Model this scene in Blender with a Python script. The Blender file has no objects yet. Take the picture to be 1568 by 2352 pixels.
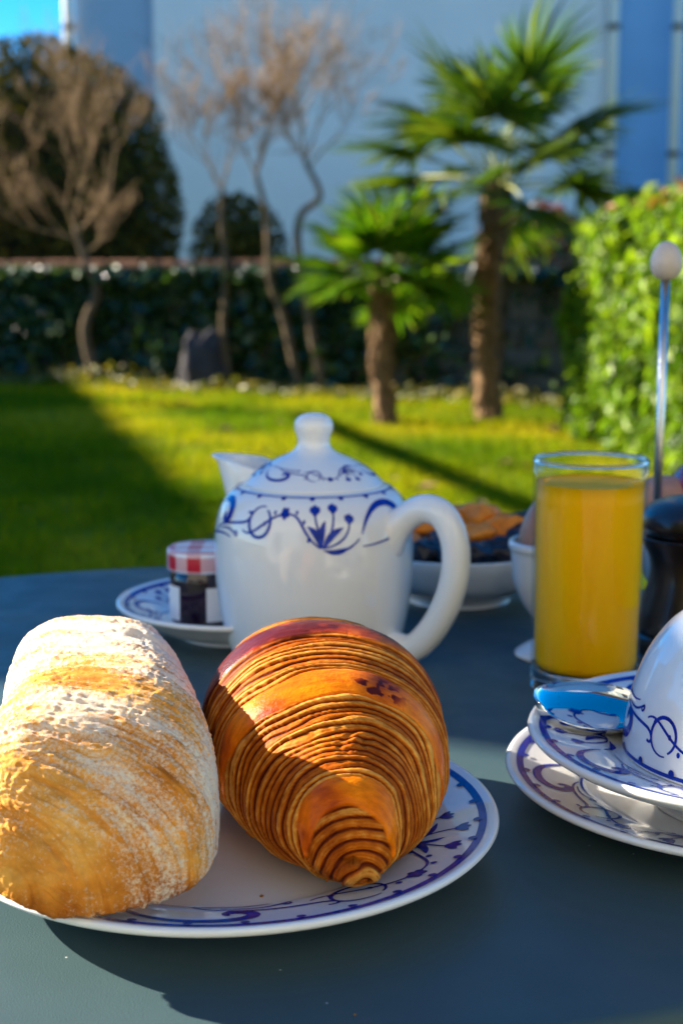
import bpy, math, random
import numpy as np
from mathutils import Vector, Matrix, Euler

scene = bpy.context.scene
col = scene.collection
rng = np.random.default_rng(7)
random.seed(7)
R = math.radians

# ------------------------------------------------------------------ camera
CAM_H, PITCH, FPX = 0.96, R(9.7), 3250.0
cam_data = bpy.data.cameras.new('camera')
cam = bpy.data.objects.new('camera', cam_data)
col.objects.link(cam)
cam.location = (0, 0, CAM_H)
cam.rotation_euler = (R(90) - PITCH, 0, 0)
cam_data.sensor_fit = 'VERTICAL'
cam_data.sensor_height = 36.0
cam_data.lens = FPX / 2352 * 36
cam_data.clip_start = 0.02
cam_data.clip_end = 500
cam_data.dof.use_dof = True
cam_data.dof.focus_distance = 0.505
cam_data.dof.aperture_fstop = 12.5
cam_data.dof.aperture_blades = 0
scene.camera = cam

# ------------------------------------------------------------------ sky, sun, exposure
SUN_EL, SUN_HEAD = R(22.5), R(-23)          # elevation; direction in which the light travels (from +X)
world = bpy.data.worlds.new('World')
scene.world = world
world.use_nodes = True
wn = world.node_tree.nodes
sky = wn.new('ShaderNodeTexSky')
sky.sky_type = 'NISHITA'
sky.sun_disc = False
sky.sun_elevation = SUN_EL
sky.sun_rotation = R(-67)
sky.air_density = 1.0
sky.dust_density = 0.0
sky.altitude = 2500
sky.ozone_density = 4.0
wn['Background'].inputs['Strength'].default_value = 0.082
hsv = wn.new('ShaderNodeHueSaturation'); hsv.inputs['Saturation'].default_value = 1.35      # clear winter sky, deep blue all over
world.node_tree.links.new(sky.outputs[0], hsv.inputs['Color'])
world.node_tree.links.new(hsv.outputs[0], wn['Background'].inputs['Color'])
sun_data = bpy.data.lights.new('sun', 'SUN')
sun_data.energy = 5.0
sun_data.angle = R(0.53)
sun_data.color = (1.0, 0.91, 0.76)
sun = bpy.data.objects.new('sun', sun_data)
col.objects.link(sun)
light_dir = Vector((math.cos(SUN_HEAD) * math.cos(SUN_EL), math.sin(SUN_HEAD) * math.cos(SUN_EL), -math.sin(SUN_EL)))
sun.rotation_euler = light_dir.to_track_quat('-Z', 'Y').to_euler()
sun.location = (-6, 3, 8)
scene.view_settings.view_transform = 'Standard'
scene.view_settings.look = 'None'
scene.view_settings.exposure = 1.95
scene.view_settings.gamma = 1.0
scene.render.engine = 'CYCLES'
scene.cycles.use_denoising = True
scene.cycles.max_bounces = 10
scene.cycles.transmission_bounces = 8
scene.cycles.transparent_max_bounces = 8
scene.cycles.sample_clamp_indirect = 4.0
scene.cycles.caustics_reflective = False
scene.cycles.caustics_refractive = False

# ------------------------------------------------------------------ helpers
FW = np.array([0, math.cos(PITCH), -math.sin(PITCH)])
UP = np.array([0, math.sin(PITCH), math.cos(PITCH)])
def at(px, py, y):
    """a point at depth y seen where the photograph (1568 wide) shows it"""
    d = FW * FPX + np.array([px - 784.0, 0, 0]) + UP * (1176.0 - py)
    p = d * (y / d[1]) + np.array([0, 0, CAM_H])
    return p

def tag(o, label=None, cat=None, group=None, kind=None):
    if label: o['label'] = label
    if cat: o['category'] = cat
    if group: o['group'] = group
    if kind: o['kind'] = kind
    return o

def empty(name, loc=(0, 0, 0), rz=0.0):
    o = bpy.data.objects.new(name, None)
    o.empty_display_size = 0.05
    o.location = loc
    o.rotation_euler = (0, 0, rz)
    col.objects.link(o)
    return o

def np_mesh(name, verts, faces, mat=None, parent=None, smooth=True, attrs=None, loc=None):
    me = bpy.data.meshes.new(name)
    verts = np.asarray(verts, dtype=np.float32)
    if isinstance(faces, np.ndarray):
        n, k = faces.shape
        me.vertices.add(len(verts)); me.vertices.foreach_set('co', verts.ravel())
        me.loops.add(n * k); me.loops.foreach_set('vertex_index', faces.astype(np.int32).ravel())
        me.polygons.add(n)
        me.polygons.foreach_set('loop_start', np.arange(0, n * k, k, dtype=np.int32))
        me.polygons.foreach_set('loop_total', np.full(n, k, dtype=np.int32))
        me.update(calc_edges=True)
    else:
        me.from_pydata(verts.tolist(), [], faces)
        me.update()
    if smooth:
        me.polygons.foreach_set('use_smooth', np.ones(len(me.polygons), dtype=bool))
    if attrs:
        for k_, a in attrs.items():
            at_ = me.attributes.new(k_, 'FLOAT', 'POINT')
            at_.data.foreach_set('value', np.asarray(a, dtype=np.float32).ravel())
    if mat: me.materials.append(mat)
    o = bpy.data.objects.new(name, me)
    if loc is not None: o.location = loc
    col.objects.link(o)
    if parent: o.parent = parent
    return o

def copy_tree(o, parent=None):
    c = o.copy(); col.objects.link(c); c.parent = parent
    for ch in list(o.children): copy_tree(ch, c)
    return c

class MB:
    """collects pieces of ONE part and builds them as one mesh"""
    def __init__(s): s.v = []; s.f = []
    def add(s, v, f):
        b = len(s.v); s.v += [tuple(map(float, p)) for p in v]; s.f += [tuple(int(i) + b for i in q) for q in f]; return s
    def box(s, c, d, rz=0.0, bev=0.0):
        x, y, z = (k / 2 for k in d); cs, sn = math.cos(rz), math.sin(rz)
        if bev <= 0:
            p = [(-x, -y, -z), (x, -y, -z), (x, y, -z), (-x, y, -z), (-x, -y, z), (x, -y, z), (x, y, z), (-x, y, z)]
            f = [(0, 3, 2, 1), (4, 5, 6, 7), (0, 1, 5, 4), (1, 2, 6, 5), (2, 3, 7, 6), (3, 0, 4, 7)]
        else:
            o = [(-x, -y + bev), (-x + bev, -y), (x - bev, -y), (x, -y + bev), (x, y - bev), (x - bev, y), (-x + bev, y), (-x, y - bev)]
            i = [(a * (1 - bev / x), b * (1 - bev / y)) for a, b in o]
            p = [(a, b, -z) for a, b in o] + [(a, b, z - bev) for a, b in o] + [(a, b, z) for a, b in i]
            f = [tuple(range(7, -1, -1)), tuple(range(16, 24))]
            for k in range(8):
                n = (k + 1) % 8
                f += [(k, n, 8 + n, 8 + k), (8 + k, 8 + n, 16 + n, 16 + k)]
        p = [(a * cs - b * sn + c[0], a * sn + b * cs + c[1], h + c[2]) for a, b, h in p]
        return s.add(p, f)
    def tube(s, pts, rad, n=10, cap=True, flat=1.0):
        pts = [Vector(p) for p in pts]
        rad = rad if hasattr(rad, '__len__') else [rad] * len(pts)
        v = []; f = []; ref = None
        for i, p in enumerate(pts):
            t = (pts[min(i + 1, len(pts) - 1)] - pts[max(i - 1, 0)]).normalized()
            if ref is None:
                ref = t.orthogonal().normalized()
            ref = (ref - t * ref.dot(t)).normalized()
            b = t.cross(ref)
            for k in range(n):
                a = 2 * math.pi * k / n
                v.append(p + (ref * math.cos(a) + b * math.sin(a) * flat) * rad[i])
        for i in range(len(pts) - 1):
            for k in range(n):
                m = (k + 1) % n
                f.append((i * n + k, i * n + m, (i + 1) * n + m, (i + 1) * n + k))
        if cap:
            f.append(tuple(range(n - 1, -1, -1))); f.append(tuple(range((len(pts) - 1) * n, len(pts) * n)))
        return s.add(v, f)
    def build(s, name, mat, parent=None, smooth=True, loc=None):
        return np_mesh(name, s.v, s.f, mat, parent, smooth, loc=loc)

def crom(pts, n=8):
    """dense Catmull-Rom curve through control points (any dimension)"""
    P = np.asarray(pts, float)
    Q = np.vstack([2 * P[0] - P[1], P, 2 * P[-1] - P[-2]])
    out = []
    for i in range(1, len(Q) - 2):
        for k in range(n):
            t = k / n
            a, b, c, d = Q[i - 1], Q[i], Q[i + 1], Q[i + 2]
            out.append(0.5 * (2 * b + (c - a) * t + (2 * a - 5 * b + 4 * c - d) * t * t + (3 * b - a - 3 * c + d) * t ** 3))
    out.append(P[-1])
    return np.array(out)

def lathe(name, prof, mat, parent=None, seg=96, loc=None, uv=False):
    prof = np.asarray(prof, float); n = len(prof)
    a = np.arange(seg) * 2 * math.pi / seg
    v = np.zeros((n, seg, 3))
    v[:, :, 0] = prof[:, 0:1] * np.cos(a); v[:, :, 1] = prof[:, 0:1] * np.sin(a); v[:, :, 2] = prof[:, 1:2]
    i = np.arange(n - 1)[:, None]; k = np.arange(seg)[None, :]; m = (k + 1) % seg
    f = np.stack([i * seg + k, i * seg + m, (i + 1) * seg + m, (i + 1) * seg + k], -1).reshape(-1, 4)
    return np_mesh(name, v.reshape(-1, 3), f, mat, parent, True, loc=loc)

# vectorised gradient noise -------------------------------------------------
_perm = np.random.default_rng(3).permutation(256); _perm = np.concatenate([_perm, _perm, _perm])
_grad = np.random.default_rng(4).normal(size=(256, 3)); _grad /= np.linalg.norm(_grad, axis=1)[:, None]
def pn(P):
    P = np.asarray(P, float); I = np.floor(P).astype(int); Fr = P - I; I &= 255
    w = Fr ** 3 * (Fr * (Fr * 6 - 15) + 10); r = 0
    for dx in (0, 1):
        for dy in (0, 1):
            for dz in (0, 1):
                h = _perm[_perm[_perm[(I[..., 0] + dx) & 255] + ((I[..., 1] + dy) & 255)] + ((I[..., 2] + dz) & 255)]
                g = _grad[h & 255]
                d = g[..., 0] * (Fr[..., 0] - dx) + g[..., 1] * (Fr[..., 1] - dy) + g[..., 2] * (Fr[..., 2] - dz)
                ww = (w[..., 0] if dx else 1 - w[..., 0]) * (w[..., 1] if dy else 1 - w[..., 1]) * (w[..., 2] if dz else 1 - w[..., 2])
                r = r + d * ww
    return r * 1.6
def fbm(P, o=4, g=0.5):
    P = np.asarray(P, float); r = 0; a = 1.0
    for _ in range(o):
        r = r + a * pn(P); P = P * 2.03 + 17.3; a *= g
    return r

# ------------------------------------------------------------------ materials
def newmat(name):
    m = bpy.data.materials.new(name); m.use_nodes = True
    nt = m.node_tree; return m, nt, nt.nodes['Principled BSDF']
def lk(nt, a, b): nt.links.new(a, b)
def setin(n, **kw):
    for k, v in kw.items(): n.inputs[k.replace('_', ' ')].default_value = v
def ramp(nt, src, stops):
    n = nt.nodes.new('ShaderNodeValToRGB'); e = n.color_ramp.elements
    while len(e) < len(stops): e.new(0.5)
    for k, (p, c) in enumerate(stops):
        e[k].position = p; e[k].color = (*c, 1) if len(c) == 3 else c
    lk(nt, src, n.inputs[0]); return n
def noise(nt, scale, detail=4, rough=0.55, mapping=None, coord='Object'):
    n = nt.nodes.new('ShaderNodeTexNoise'); setin(n, Scale=scale, Detail=detail, Roughness=rough)
    tc = nt.nodes.new('ShaderNodeTexCoord')
    if mapping:
        mp = nt.nodes.new('ShaderNodeMapping'); mp.inputs['Scale'].default_value = mapping
        lk(nt, tc.outputs[coord], mp.inputs[0]); lk(nt, mp.outputs[0], n.inputs[0])
    else: lk(nt, tc.outputs[coord], n.inputs[0])
    return n
def bump(nt, bs, src, strength, dist):
    b = nt.nodes.new('ShaderNodeBump'); b.inputs['Strength'].default_value = strength; b.inputs['Distance'].default_value = dist
    lk(nt, src, b.inputs['Height'])
    old = bs.inputs['Normal'].links
    if old: lk(nt, old[0].from_socket, b.inputs['Normal'])
    lk(nt, b.outputs[0], bs.inputs['Normal']); return b
def attr(nt, name):
    n = nt.nodes.new('ShaderNodeAttribute'); n.attribute_name = name; return n
def mixc(nt, fac, a, b, mode='MIX'):
    n = nt.nodes.new('ShaderNodeMix'); n.data_type = 'RGBA'; n.blend_type = mode
    for sock, val in ((n.inputs[0], fac), (n.inputs[6], a), (n.inputs[7], b)):
        if isinstance(val, bpy.types.NodeSocket): lk(nt, val, sock)
        elif isinstance(val, (int, float)): sock.default_value = val
        else: sock.default_value = (*val, 1)
    return n.outputs[2]
def math_n(nt, op, a, b=None, clamp=False):
    n = nt.nodes.new('ShaderNodeMath'); n.operation = op; n.use_clamp = clamp
    for i, x in enumerate((a, b)):
        if x is None: continue
        if isinstance(x, bpy.types.NodeSocket): lk(nt, x, n.inputs[i])
        else: n.inputs[i].default_value = x
    return n.outputs[0]

def simple(name, c, rough=0.5, metallic=0.0, coat=0.0, nscale=0, namp=0.25, bumpd=0.0, spec=0.5):
    m, nt, b = newmat(name)
    setin(b, Roughness=rough, Metallic=metallic)
    b.inputs['Base Color'].default_value = (*c, 1)
    b.inputs['Coat Weight'].default_value = coat
    b.inputs['Specular IOR Level'].default_value = spec
    if nscale:
        n = noise(nt, nscale)
        r = ramp(nt, n.outputs[0], [(0.3, tuple(x * (1 - namp) for x in c)), (0.7, tuple(min(1, x * (1 + namp)) for x in c))])
        lk(nt, r.outputs[0], b.inputs['Base Color'])
        if bumpd: bump(nt, b, n.outputs[0], 0.6, bumpd)
    return m

def leafmat(name, stops, rough=0.4, transl=0.3, spec=0.5):
    m, nt, b = newmat(name)
    a = attr(nt, 'rnd'); r = ramp(nt, a.outputs['Fac'], stops)
    lk(nt, r.outputs[0], b.inputs['Base Color']); setin(b, Roughness=rough)
    b.inputs['Specular IOR Level'].default_value = spec
    if transl > 0:
        t = nt.nodes.new('ShaderNodeBsdfTranslucent'); mx = nt.nodes.new('ShaderNodeMixShader')
        br = mixc(nt, 1.0, r.outputs[0], (1.6, 1.7, 0.7), 'MULTIPLY')
        lk(nt, br, t.inputs[0]); mx.inputs[0].default_value = transl
        lk(nt, b.outputs[0], mx.inputs[1]); lk(nt, t.outputs[0], mx.inputs[2])
        lk(nt, mx.outputs[0], nt.nodes['Material Output'].inputs[0])
    return m

M = {}
# glazed porcelain
m, nt, b = newmat('porcelain'); M['porcelain'] = m
b.inputs['Base Color'].default_value = (0.80, 0.79, 0.77, 1); setin(b, Roughness=0.035); b.inputs['IOR'].default_value = 1.55
b.inputs['Subsurface Weight'].default_value = 0.08; b.inputs['Subsurface Radius'].default_value = (0.004, 0.003, 0.002); b.inputs['Subsurface Scale'].default_value = 0.5
n = noise(nt, 60, 2); bump(nt, b, n.outputs[0], 0.05, 0.0004)
# cobalt underglaze
m, nt, b = newmat('cobalt_paint'); M['cobalt'] = m
n = noise(nt, 260, 3); r = ramp(nt, n.outputs[0], [(0.3, (0.003, 0.014, 0.20)), (0.7, (0.010, 0.045, 0.40))])
lk(nt, r.outputs[0], b.inputs['Base Color']); setin(b, Roughness=0.10); b.inputs['Specular IOR Level'].default_value = 0.22
# table paint: powder-coated steel, grey green, fine orange peel and specks of dust
m, nt, b = newmat('table_paint'); M['table'] = m
n = noise(nt, 1500, 2, 0.6); n2 = noise(nt, 9, 4)
c1 = ramp(nt, n2.outputs[0], [(0.3, (0.048, 0.083, 0.089)), (0.7, (0.058, 0.096, 0.102))])
v = nt.nodes.new('ShaderNodeTexVoronoi'); v.inputs['Scale'].default_value = 130
tc = nt.nodes.new('ShaderNodeTexCoord'); lk(nt, tc.outputs['Object'], v.inputs['Vector'])
sp = math_n(nt, 'LESS_THAN', v.outputs['Distance'], 0.055)
sel = nt.nodes.new('ShaderNodeSeparateColor'); lk(nt, v.outputs['Color'], sel.inputs[0])
sp = math_n(nt, 'MULTIPLY', sp, math_n(nt, 'GREATER_THAN', sel.outputs[0], 0.88))
lk(nt, mixc(nt, sp, c1.outputs[0], (0.45, 0.45, 0.42)), b.inputs['Base Color'])
setin(b, Roughness=0.42); b.inputs['Specular IOR Level'].default_value = 0.15
n3 = noise(nt, 30, 3); rr = ramp(nt, n3.outputs[0], [(0.3, (0.30,) * 3), (0.7, (0.48,) * 3)]); lk(nt, rr.outputs[0], b.inputs['Roughness'])
bump(nt, b, n.outputs[0], 0.35, 0.0004)
# bread crust
m, nt, b = newmat('ciabatta_crust'); M['bread'] = m
fl = attr(nt, 'flour'); br_ = attr(nt, 'brown')
n1 = noise(nt, 800, 6, 0.75); n2 = noise(nt, 90, 5, 0.65, (0.6, 2.2, 1))
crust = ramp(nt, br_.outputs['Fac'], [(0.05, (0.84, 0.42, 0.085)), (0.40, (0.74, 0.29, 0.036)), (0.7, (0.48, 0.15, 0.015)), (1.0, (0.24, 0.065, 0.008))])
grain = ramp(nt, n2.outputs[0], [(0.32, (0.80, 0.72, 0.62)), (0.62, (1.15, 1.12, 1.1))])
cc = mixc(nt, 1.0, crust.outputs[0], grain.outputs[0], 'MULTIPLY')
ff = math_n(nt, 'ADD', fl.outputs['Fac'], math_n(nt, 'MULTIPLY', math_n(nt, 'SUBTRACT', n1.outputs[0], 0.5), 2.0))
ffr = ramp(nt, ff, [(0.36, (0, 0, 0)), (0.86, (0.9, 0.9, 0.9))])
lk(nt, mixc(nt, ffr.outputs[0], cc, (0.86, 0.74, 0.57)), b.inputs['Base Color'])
setin(b, Roughness=0.75); b.inputs['Specular IOR Level'].default_value = 0.1
b.inputs['Subsurface Weight'].default_value = 0.12; b.inputs['Subsurface Radius'].default_value = (0.004, 0.002, 0.001); b.inputs['Subsurface Scale'].default_value = 0.5
bump(nt, b, n1.outputs[0], 0.7, 0.0009); bump(nt, b, n2.outputs[0], 0.3, 0.0006)
# croissant
m, nt, b = newmat('croissant_crust'); M['croissant'] = m
rd = attr(nt, 'ridge'); st = attr(nt, 'strip'); bk = attr(nt, 'bake')
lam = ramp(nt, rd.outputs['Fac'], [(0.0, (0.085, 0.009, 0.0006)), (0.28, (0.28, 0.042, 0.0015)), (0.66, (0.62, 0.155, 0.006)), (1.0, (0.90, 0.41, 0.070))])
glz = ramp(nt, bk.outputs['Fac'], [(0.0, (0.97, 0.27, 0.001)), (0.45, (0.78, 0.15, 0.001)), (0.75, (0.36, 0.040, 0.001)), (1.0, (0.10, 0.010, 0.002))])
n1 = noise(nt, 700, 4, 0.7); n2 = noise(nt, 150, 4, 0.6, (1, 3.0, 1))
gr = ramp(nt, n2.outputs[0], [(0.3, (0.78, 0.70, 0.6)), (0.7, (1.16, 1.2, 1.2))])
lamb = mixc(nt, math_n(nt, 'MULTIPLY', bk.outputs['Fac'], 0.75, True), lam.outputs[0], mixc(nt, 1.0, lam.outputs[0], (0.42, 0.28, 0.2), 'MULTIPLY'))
base = mixc(nt, st.outputs['Fac'], lamb, glz.outputs[0])
lk(nt, mixc(nt, 1.0, base, gr.outputs[0], 'MULTIPLY'), b.inputs['Base Color'])
rg = math_n(nt, 'SUBTRACT', 0.50, math_n(nt, 'MULTIPLY', st.outputs['Fac'], 0.24)); lk(nt, rg, b.inputs['Roughness'])
b.inputs['Specular IOR Level'].default_value = 0.06; b.inputs['Coat Roughness'].default_value = 0.14
ct = math_n(nt, 'MULTIPLY', st.outputs['Fac'], 0.13); lk(nt, ct, b.inputs['Coat Weight'])
b.inputs['Subsurface Weight'].default_value = 0.10; b.inputs['Subsurface Radius'].default_value = (0.004, 0.0015, 0.0005); b.inputs['Subsurface Scale'].default_value = 0.5
bb = bump(nt, b, n1.outputs[0], 0.5, 0.0006)
bump(nt, b, n2.outputs[0], 0.5, 0.0008)
# glass, juice
m, nt, b = newmat('clear_glass'); M['glass'] = m
b.inputs['Base Color'].default_value = (0.97, 0.985, 0.98, 1); setin(b, Roughness=0.0); b.inputs['Transmission Weight'].default_value = 1.0; b.inputs['IOR'].default_value = 1.48
m = bpy.data.materials.new('thin_glass'); m.use_nodes = True; M['thin_glass'] = m; nt = m.node_tree; nt.nodes.remove(nt.nodes['Principled BSDF'])
tr = nt.nodes.new('ShaderNodeBsdfTransparent'); tr.inputs[0].default_value = (0.975, 0.985, 0.98, 1)
gs = nt.nodes.new('ShaderNodeBsdfGlossy'); gs.inputs['Roughness'].default_value = 0.02
lw = nt.nodes.new('ShaderNodeLayerWeight'); lw.inputs[0].default_value = 0.5
fz = nt.nodes.new('ShaderNodeMath'); fz.operation = 'MULTIPLY_ADD'; fz.inputs[1].default_value = 0.5; fz.inputs[2].default_value = 0.006
lk(nt, math_n(nt, 'POWER', lw.outputs['Facing'], 3.2), fz.inputs[0])
mx = nt.nodes.new('ShaderNodeMixShader'); lk(nt, fz.outputs[0], mx.inputs[0]); lk(nt, tr.outputs[0], mx.inputs[1]); lk(nt, gs.outputs[0], mx.inputs[2]); lk(nt, mx.outputs[0], nt.nodes['Material Output'].inputs[0])
m, nt, b = newmat('orange_juice'); M['juice'] = m
n = noise(nt, 90, 4, 0.6, (1, 1, 0.25)); r = ramp(nt, n.outputs[0], [(0.3, (1.0, 0.41, 0.0)), (0.7, (1.0, 0.47, 0.0))])
lk(nt, r.outputs[0], b.inputs['Base Color']); setin(b, Roughness=0.4); b.inputs['Specular IOR Level'].default_value = 0.05
b.inputs['Subsurface Weight'].default_value = 0.08; b.inputs['Subsurface Radius'].default_value = (0.02, 0.010, 0.0005); b.inputs['Subsurface Scale'].default_value = 1.0
M['steel'] = simple('polished_steel', (0.82, 0.80, 0.76), 0.06, 1.0)
M['rod'] = simple('brushed_steel', (0.62, 0.60, 0.57), 0.28, 1.0)
M['dark_wood'] = simple('dark_stained_wood', (0.022, 0.011, 0.007), 0.32, 0, 0.3, 40, 0.5)
M['pale_wood'] = simple('pale_turned_wood', (0.60, 0.49, 0.42), 0.5, 0, 0, 60, 0.15)
M['egg'] = simple('brown_eggshell', (0.50, 0.245, 0.155), 0.5, 0, 0, 160, 0.12, 0.0002)
M['apricot'] = simple('dried_apricot_skin', (0.85, 0.23, 0.006), 0.55, 0, 0, 120, 0.3, 0.0015)
M['prune'] = simple('prune_skin', (0.012, 0.009, 0.013), 0.38, 0, 0, 90, 0.5, 0.002)
M['apple'] = simple('red_apple_skin', (0.30, 0.025, 0.035), 0.18, 0, 0.3, 45, 0.5)
M['jam'] = simple('dark_cherry_jam', (0.018, 0.003, 0.004), 0.12, 0, 0.5, 90, 0.5)
M['label'] = simple('paper_label', (0.78, 0.76, 0.74), 0.6)
M['leg'] = simple('table_leg_paint', (0.09, 0.14, 0.13), 0.45)
# gingham lid
m, nt, b = newmat('gingham_lid'); M['gingham'] = m
ua, va = attr(nt, 'gu').outputs['Fac'], attr(nt, 'gv').outputs['Fac']
su = math_n(nt, 'GREATER_THAN', math_n(nt, 'FRACT', ua), 0.5); sv = math_n(nt, 'GREATER_THAN', math_n(nt, 'FRACT', va), 0.5)
g1 = mixc(nt, math_n(nt, 'MULTIPLY', math_n(nt, 'ADD', su, sv), 0.5), (0.80, 0.78, 0.80), (0.55, 0.008, 0.03))
lk(nt, g1, b.inputs['Base Color']); setin(b, Roughness=0.3)
# garden
m, nt, b = newmat('lawn_soil'); M['lawn'] = m
n = noise(nt, 1.6, 5); n2 = noise(nt, 26, 4)
r = ramp(nt, n.outputs[0], [(0.35, (0.085, 0.125, 0.003)), (0.65, (0.22, 0.19, 0.005))])
g = ramp(nt, n2.outputs[0], [(0.3, (0.6, 0.6, 0.6)), (0.7, (1.25, 1.25, 1.2))])
lk(nt, mixc(nt, 1.0, r.outputs[0], g.outputs[0], 'MULTIPLY'), b.inputs['Base Color']); setin(b, Roughness=0.95); b.inputs['Specular IOR Level'].default_value = 0.1
bump(nt, b, n2.outputs[0], 0.8, 0.03)
M['grass'] = leafmat('grass_blade', [(0.0, (0.065, 0.13, 0.002)), (0.5, (0.165, 0.215, 0.003)), (0.85, (0.37, 0.31, 0.004)), (1.0, (0.46, 0.36, 0.03))], 0.7, 0.35, 0.05)
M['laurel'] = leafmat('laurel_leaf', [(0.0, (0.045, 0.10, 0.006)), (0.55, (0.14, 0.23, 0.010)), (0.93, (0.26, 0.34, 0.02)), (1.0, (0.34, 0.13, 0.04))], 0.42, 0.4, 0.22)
M['ivy'] = leafmat('ivy_leaf', [(0.0, (0.012, 0.030, 0.008)), (0.7, (0.030, 0.075, 0.018)), (1.0, (0.10, 0.16, 0.030))], 0.26, 0.18, 0.6)
M['yew'] = leafmat('clipped_evergreen_leaf', [(0.0, (0.026, 0.026, 0.005)), (0.6, (0.085, 0.072, 0.012)), (1.0, (0.22, 0.16, 0.022))], 0.8, 0.15, 0.08)
M['photinia'] = leafmat('photinia_leaf', [(0.0, (0.03, 0.05, 0.01)), (0.5, (0.07, 0.09, 0.015)), (0.75, (0.22, 0.04, 0.03)), (1.0, (0.34, 0.07, 0.05))], 0.35, 0.2)
M['weed'] = leafmat('wall_foot_weed', [(0.0, (0.04, 0.06, 0.006)), (0.6, (0.15, 0.14, 0.010)), (1.0, (0.30, 0.20, 0.03))], 0.5, 0.25)
M['palm'] = leafmat('palm_blade', [(0.0, (0.014, 0.040, 0.005)), (0.6, (0.060, 0.110, 0.008)), (0.92, (0.17, 0.20, 0.015)), (1.0, (0.60, 0.36, 0.012))], 0.5, 0.35, 0.12)
M['palm2'] = leafmat('young_palm_blade', [(0.0, (0.025, 0.075, 0.004)), (0.6, (0.080, 0.17, 0.006)), (1.0, (0.24, 0.27, 0.012))], 0.5, 0.4, 0.12)
M['petiole'] = simple('palm_petiole', (0.26, 0.27, 0.07), 0.45)
M['fibre'] = simple('palm_trunk_fibre', (0.20, 0.115, 0.055), 0.9, 0, 0, 22, 0.55, 0.03, 0.2)
M['bark'] = simple('bark', (0.15, 0.10, 0.055), 0.9, 0, 0, 25, 0.4, 0.02, 0.2)
M['twig'] = simple('bare_twig_bark', (0.27, 0.165, 0.075), 0.8, 0, 0, 14, 0.45, 0, 0.2)
M['stone'] = simple('garden_stone', (0.12, 0.105, 0.09), 0.95, 0, 0, 5, 0.4, 0.03, 0.2)
M['boulder'] = simple('grey_boulder', (0.055, 0.050, 0.052), 0.95, 0, 0, 6, 0.3, 0.03, 0.2)
M['coping'] = simple('terracotta_coping', (0.20, 0.095, 0.055), 0.9, 0, 0, 9, 0.3, 0.01, 0.2)
M['pipe'] = simple('cream_downpipe', (0.80, 0.74, 0.62), 0.45)
m, nt, b = newmat('white_render'); M['render'] = m
n = noise(nt, 0.35, 5, 0.6); r = ramp(nt, n.outputs[0], [(0.35, (0.78, 0.76, 0.73)), (0.65, (0.90, 0.88, 0.84))])
lk(nt, r.outputs[0], b.inputs['Base Color']); setin(b, Roughness=0.9); b.inputs['Specular IOR Level'].default_value = 0.2
M['wing_shade_render'] = simple('blue_shade_render', (0.25, 0.47, 0.74), 0.9, 0, 0, 0.6, 0.1, 0, 0.2)  # blue sky shade on the wing is mixed into its render colour
M['end_shade_render'] = simple('dark_shade_render', (0.34, 0.46, 0.58), 0.9, 0, 0, 0.6, 0.08, 0, 0.2)  # white wall's darker shade at the left end, painted as a bluer colour
M['cream'] = simple('cream_house_render', (0.70, 0.64, 0.54), 0.9, 0, 0, 1.0, 0.1, 0, 0.2)
M['tile'] = simple('roof_tile', (0.28, 0.11, 0.06), 0.85, 0, 0, 6, 0.3, 0.02, 0.2)
M['pane'] = simple('window_pane', (0.03, 0.04, 0.05), 0.05)
M['shutter'] = simple('grey_shutter_paint', (0.35, 0.42, 0.42), 0.5)
M['timber'] = simple('weathered_timber', (0.24, 0.17, 0.11), 0.8, 0, 0, 8, 0.35, 0.004, 0.2)
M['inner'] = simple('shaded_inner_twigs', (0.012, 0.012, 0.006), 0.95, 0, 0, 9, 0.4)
M['dead_leaf'] = simple('dry_fallen_leaf', (0.42, 0.24, 0.10), 0.7, 0, 0, 40, 0.3)

# ================================================================== SETTING
TZ = 0.74                                    # table top
xs = np.concatenate([np.linspace(-150, -8, 12), np.linspace(-7.5, 7.5, 61), np.linspace(8, 150, 12)])
ys = np.concatenate([np.linspace(-60, -4, 8), np.linspace(-3, 14, 69), np.linspace(15, 250, 16)])
X, Y = np.meshgrid(xs, ys, indexing='ij')
Z = 0.02 * fbm(np.stack([X * 0.7, Y * 0.7, X * 0], -1), 3) * (np.abs(X) < 7.6) - 0.005
ni, nj = X.shape
i = np.arange(ni - 1)[:, None]; j = np.arange(nj - 1)[None, :]
fq = np.stack([i * nj + j, (i + 1) * nj + j, (i + 1) * nj + j + 1, i * nj + j + 1], -1).reshape(-1, 4)
lawn = np_mesh('lawn', np.stack([X, Y, Z], -1).reshape(-1, 3), fq, M['lawn'])
tag(lawn, 'mown green lawn of the garden, half in sun and half in shade', 'lawn', kind='structure')

def leaves(name, P, Nrm, size, mat, parent=None, jitter=0.7, aspect=0.5, rnd=None, fold=0.12):
    """rhombic leaves at points P, roughly facing Nrm"""
    n = len(P); Nn = Nrm + rng.normal(size=(n, 3)) * jitter
    Nn /= np.linalg.norm(Nn, axis=1)[:, None] + 1e-9
    T = rng.normal(size=(n, 3)); T -= (T * Nn).sum(1)[:, None] * Nn; T /= np.linalg.norm(T, axis=1)[:, None] + 1e-9
    B = np.cross(Nn, T); s = size * rng.uniform(0.6, 1.25, n)[:, None]
    a = P - T * s * 0.5; c = P + T * s * 0.5 - Nn * s * fold
    b_ = P + B * s * aspect * 0.5 + Nn * s * fold; d = P - B * s * aspect * 0.5 + Nn * s * fold
    V = np.stack([a, b_, c, d], 1).reshape(-1, 3)
    k = np.arange(n) * 4
    Fq = np.stack([k, k + 1, k + 2, k, k + 2, k + 3], 1).reshape(-1, 3)
    r = np.repeat(rng.random(n) if rnd is None else rnd, 4)
    return np_mesh(name, V, Fq, mat, parent, False, {'rnd': r})

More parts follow.
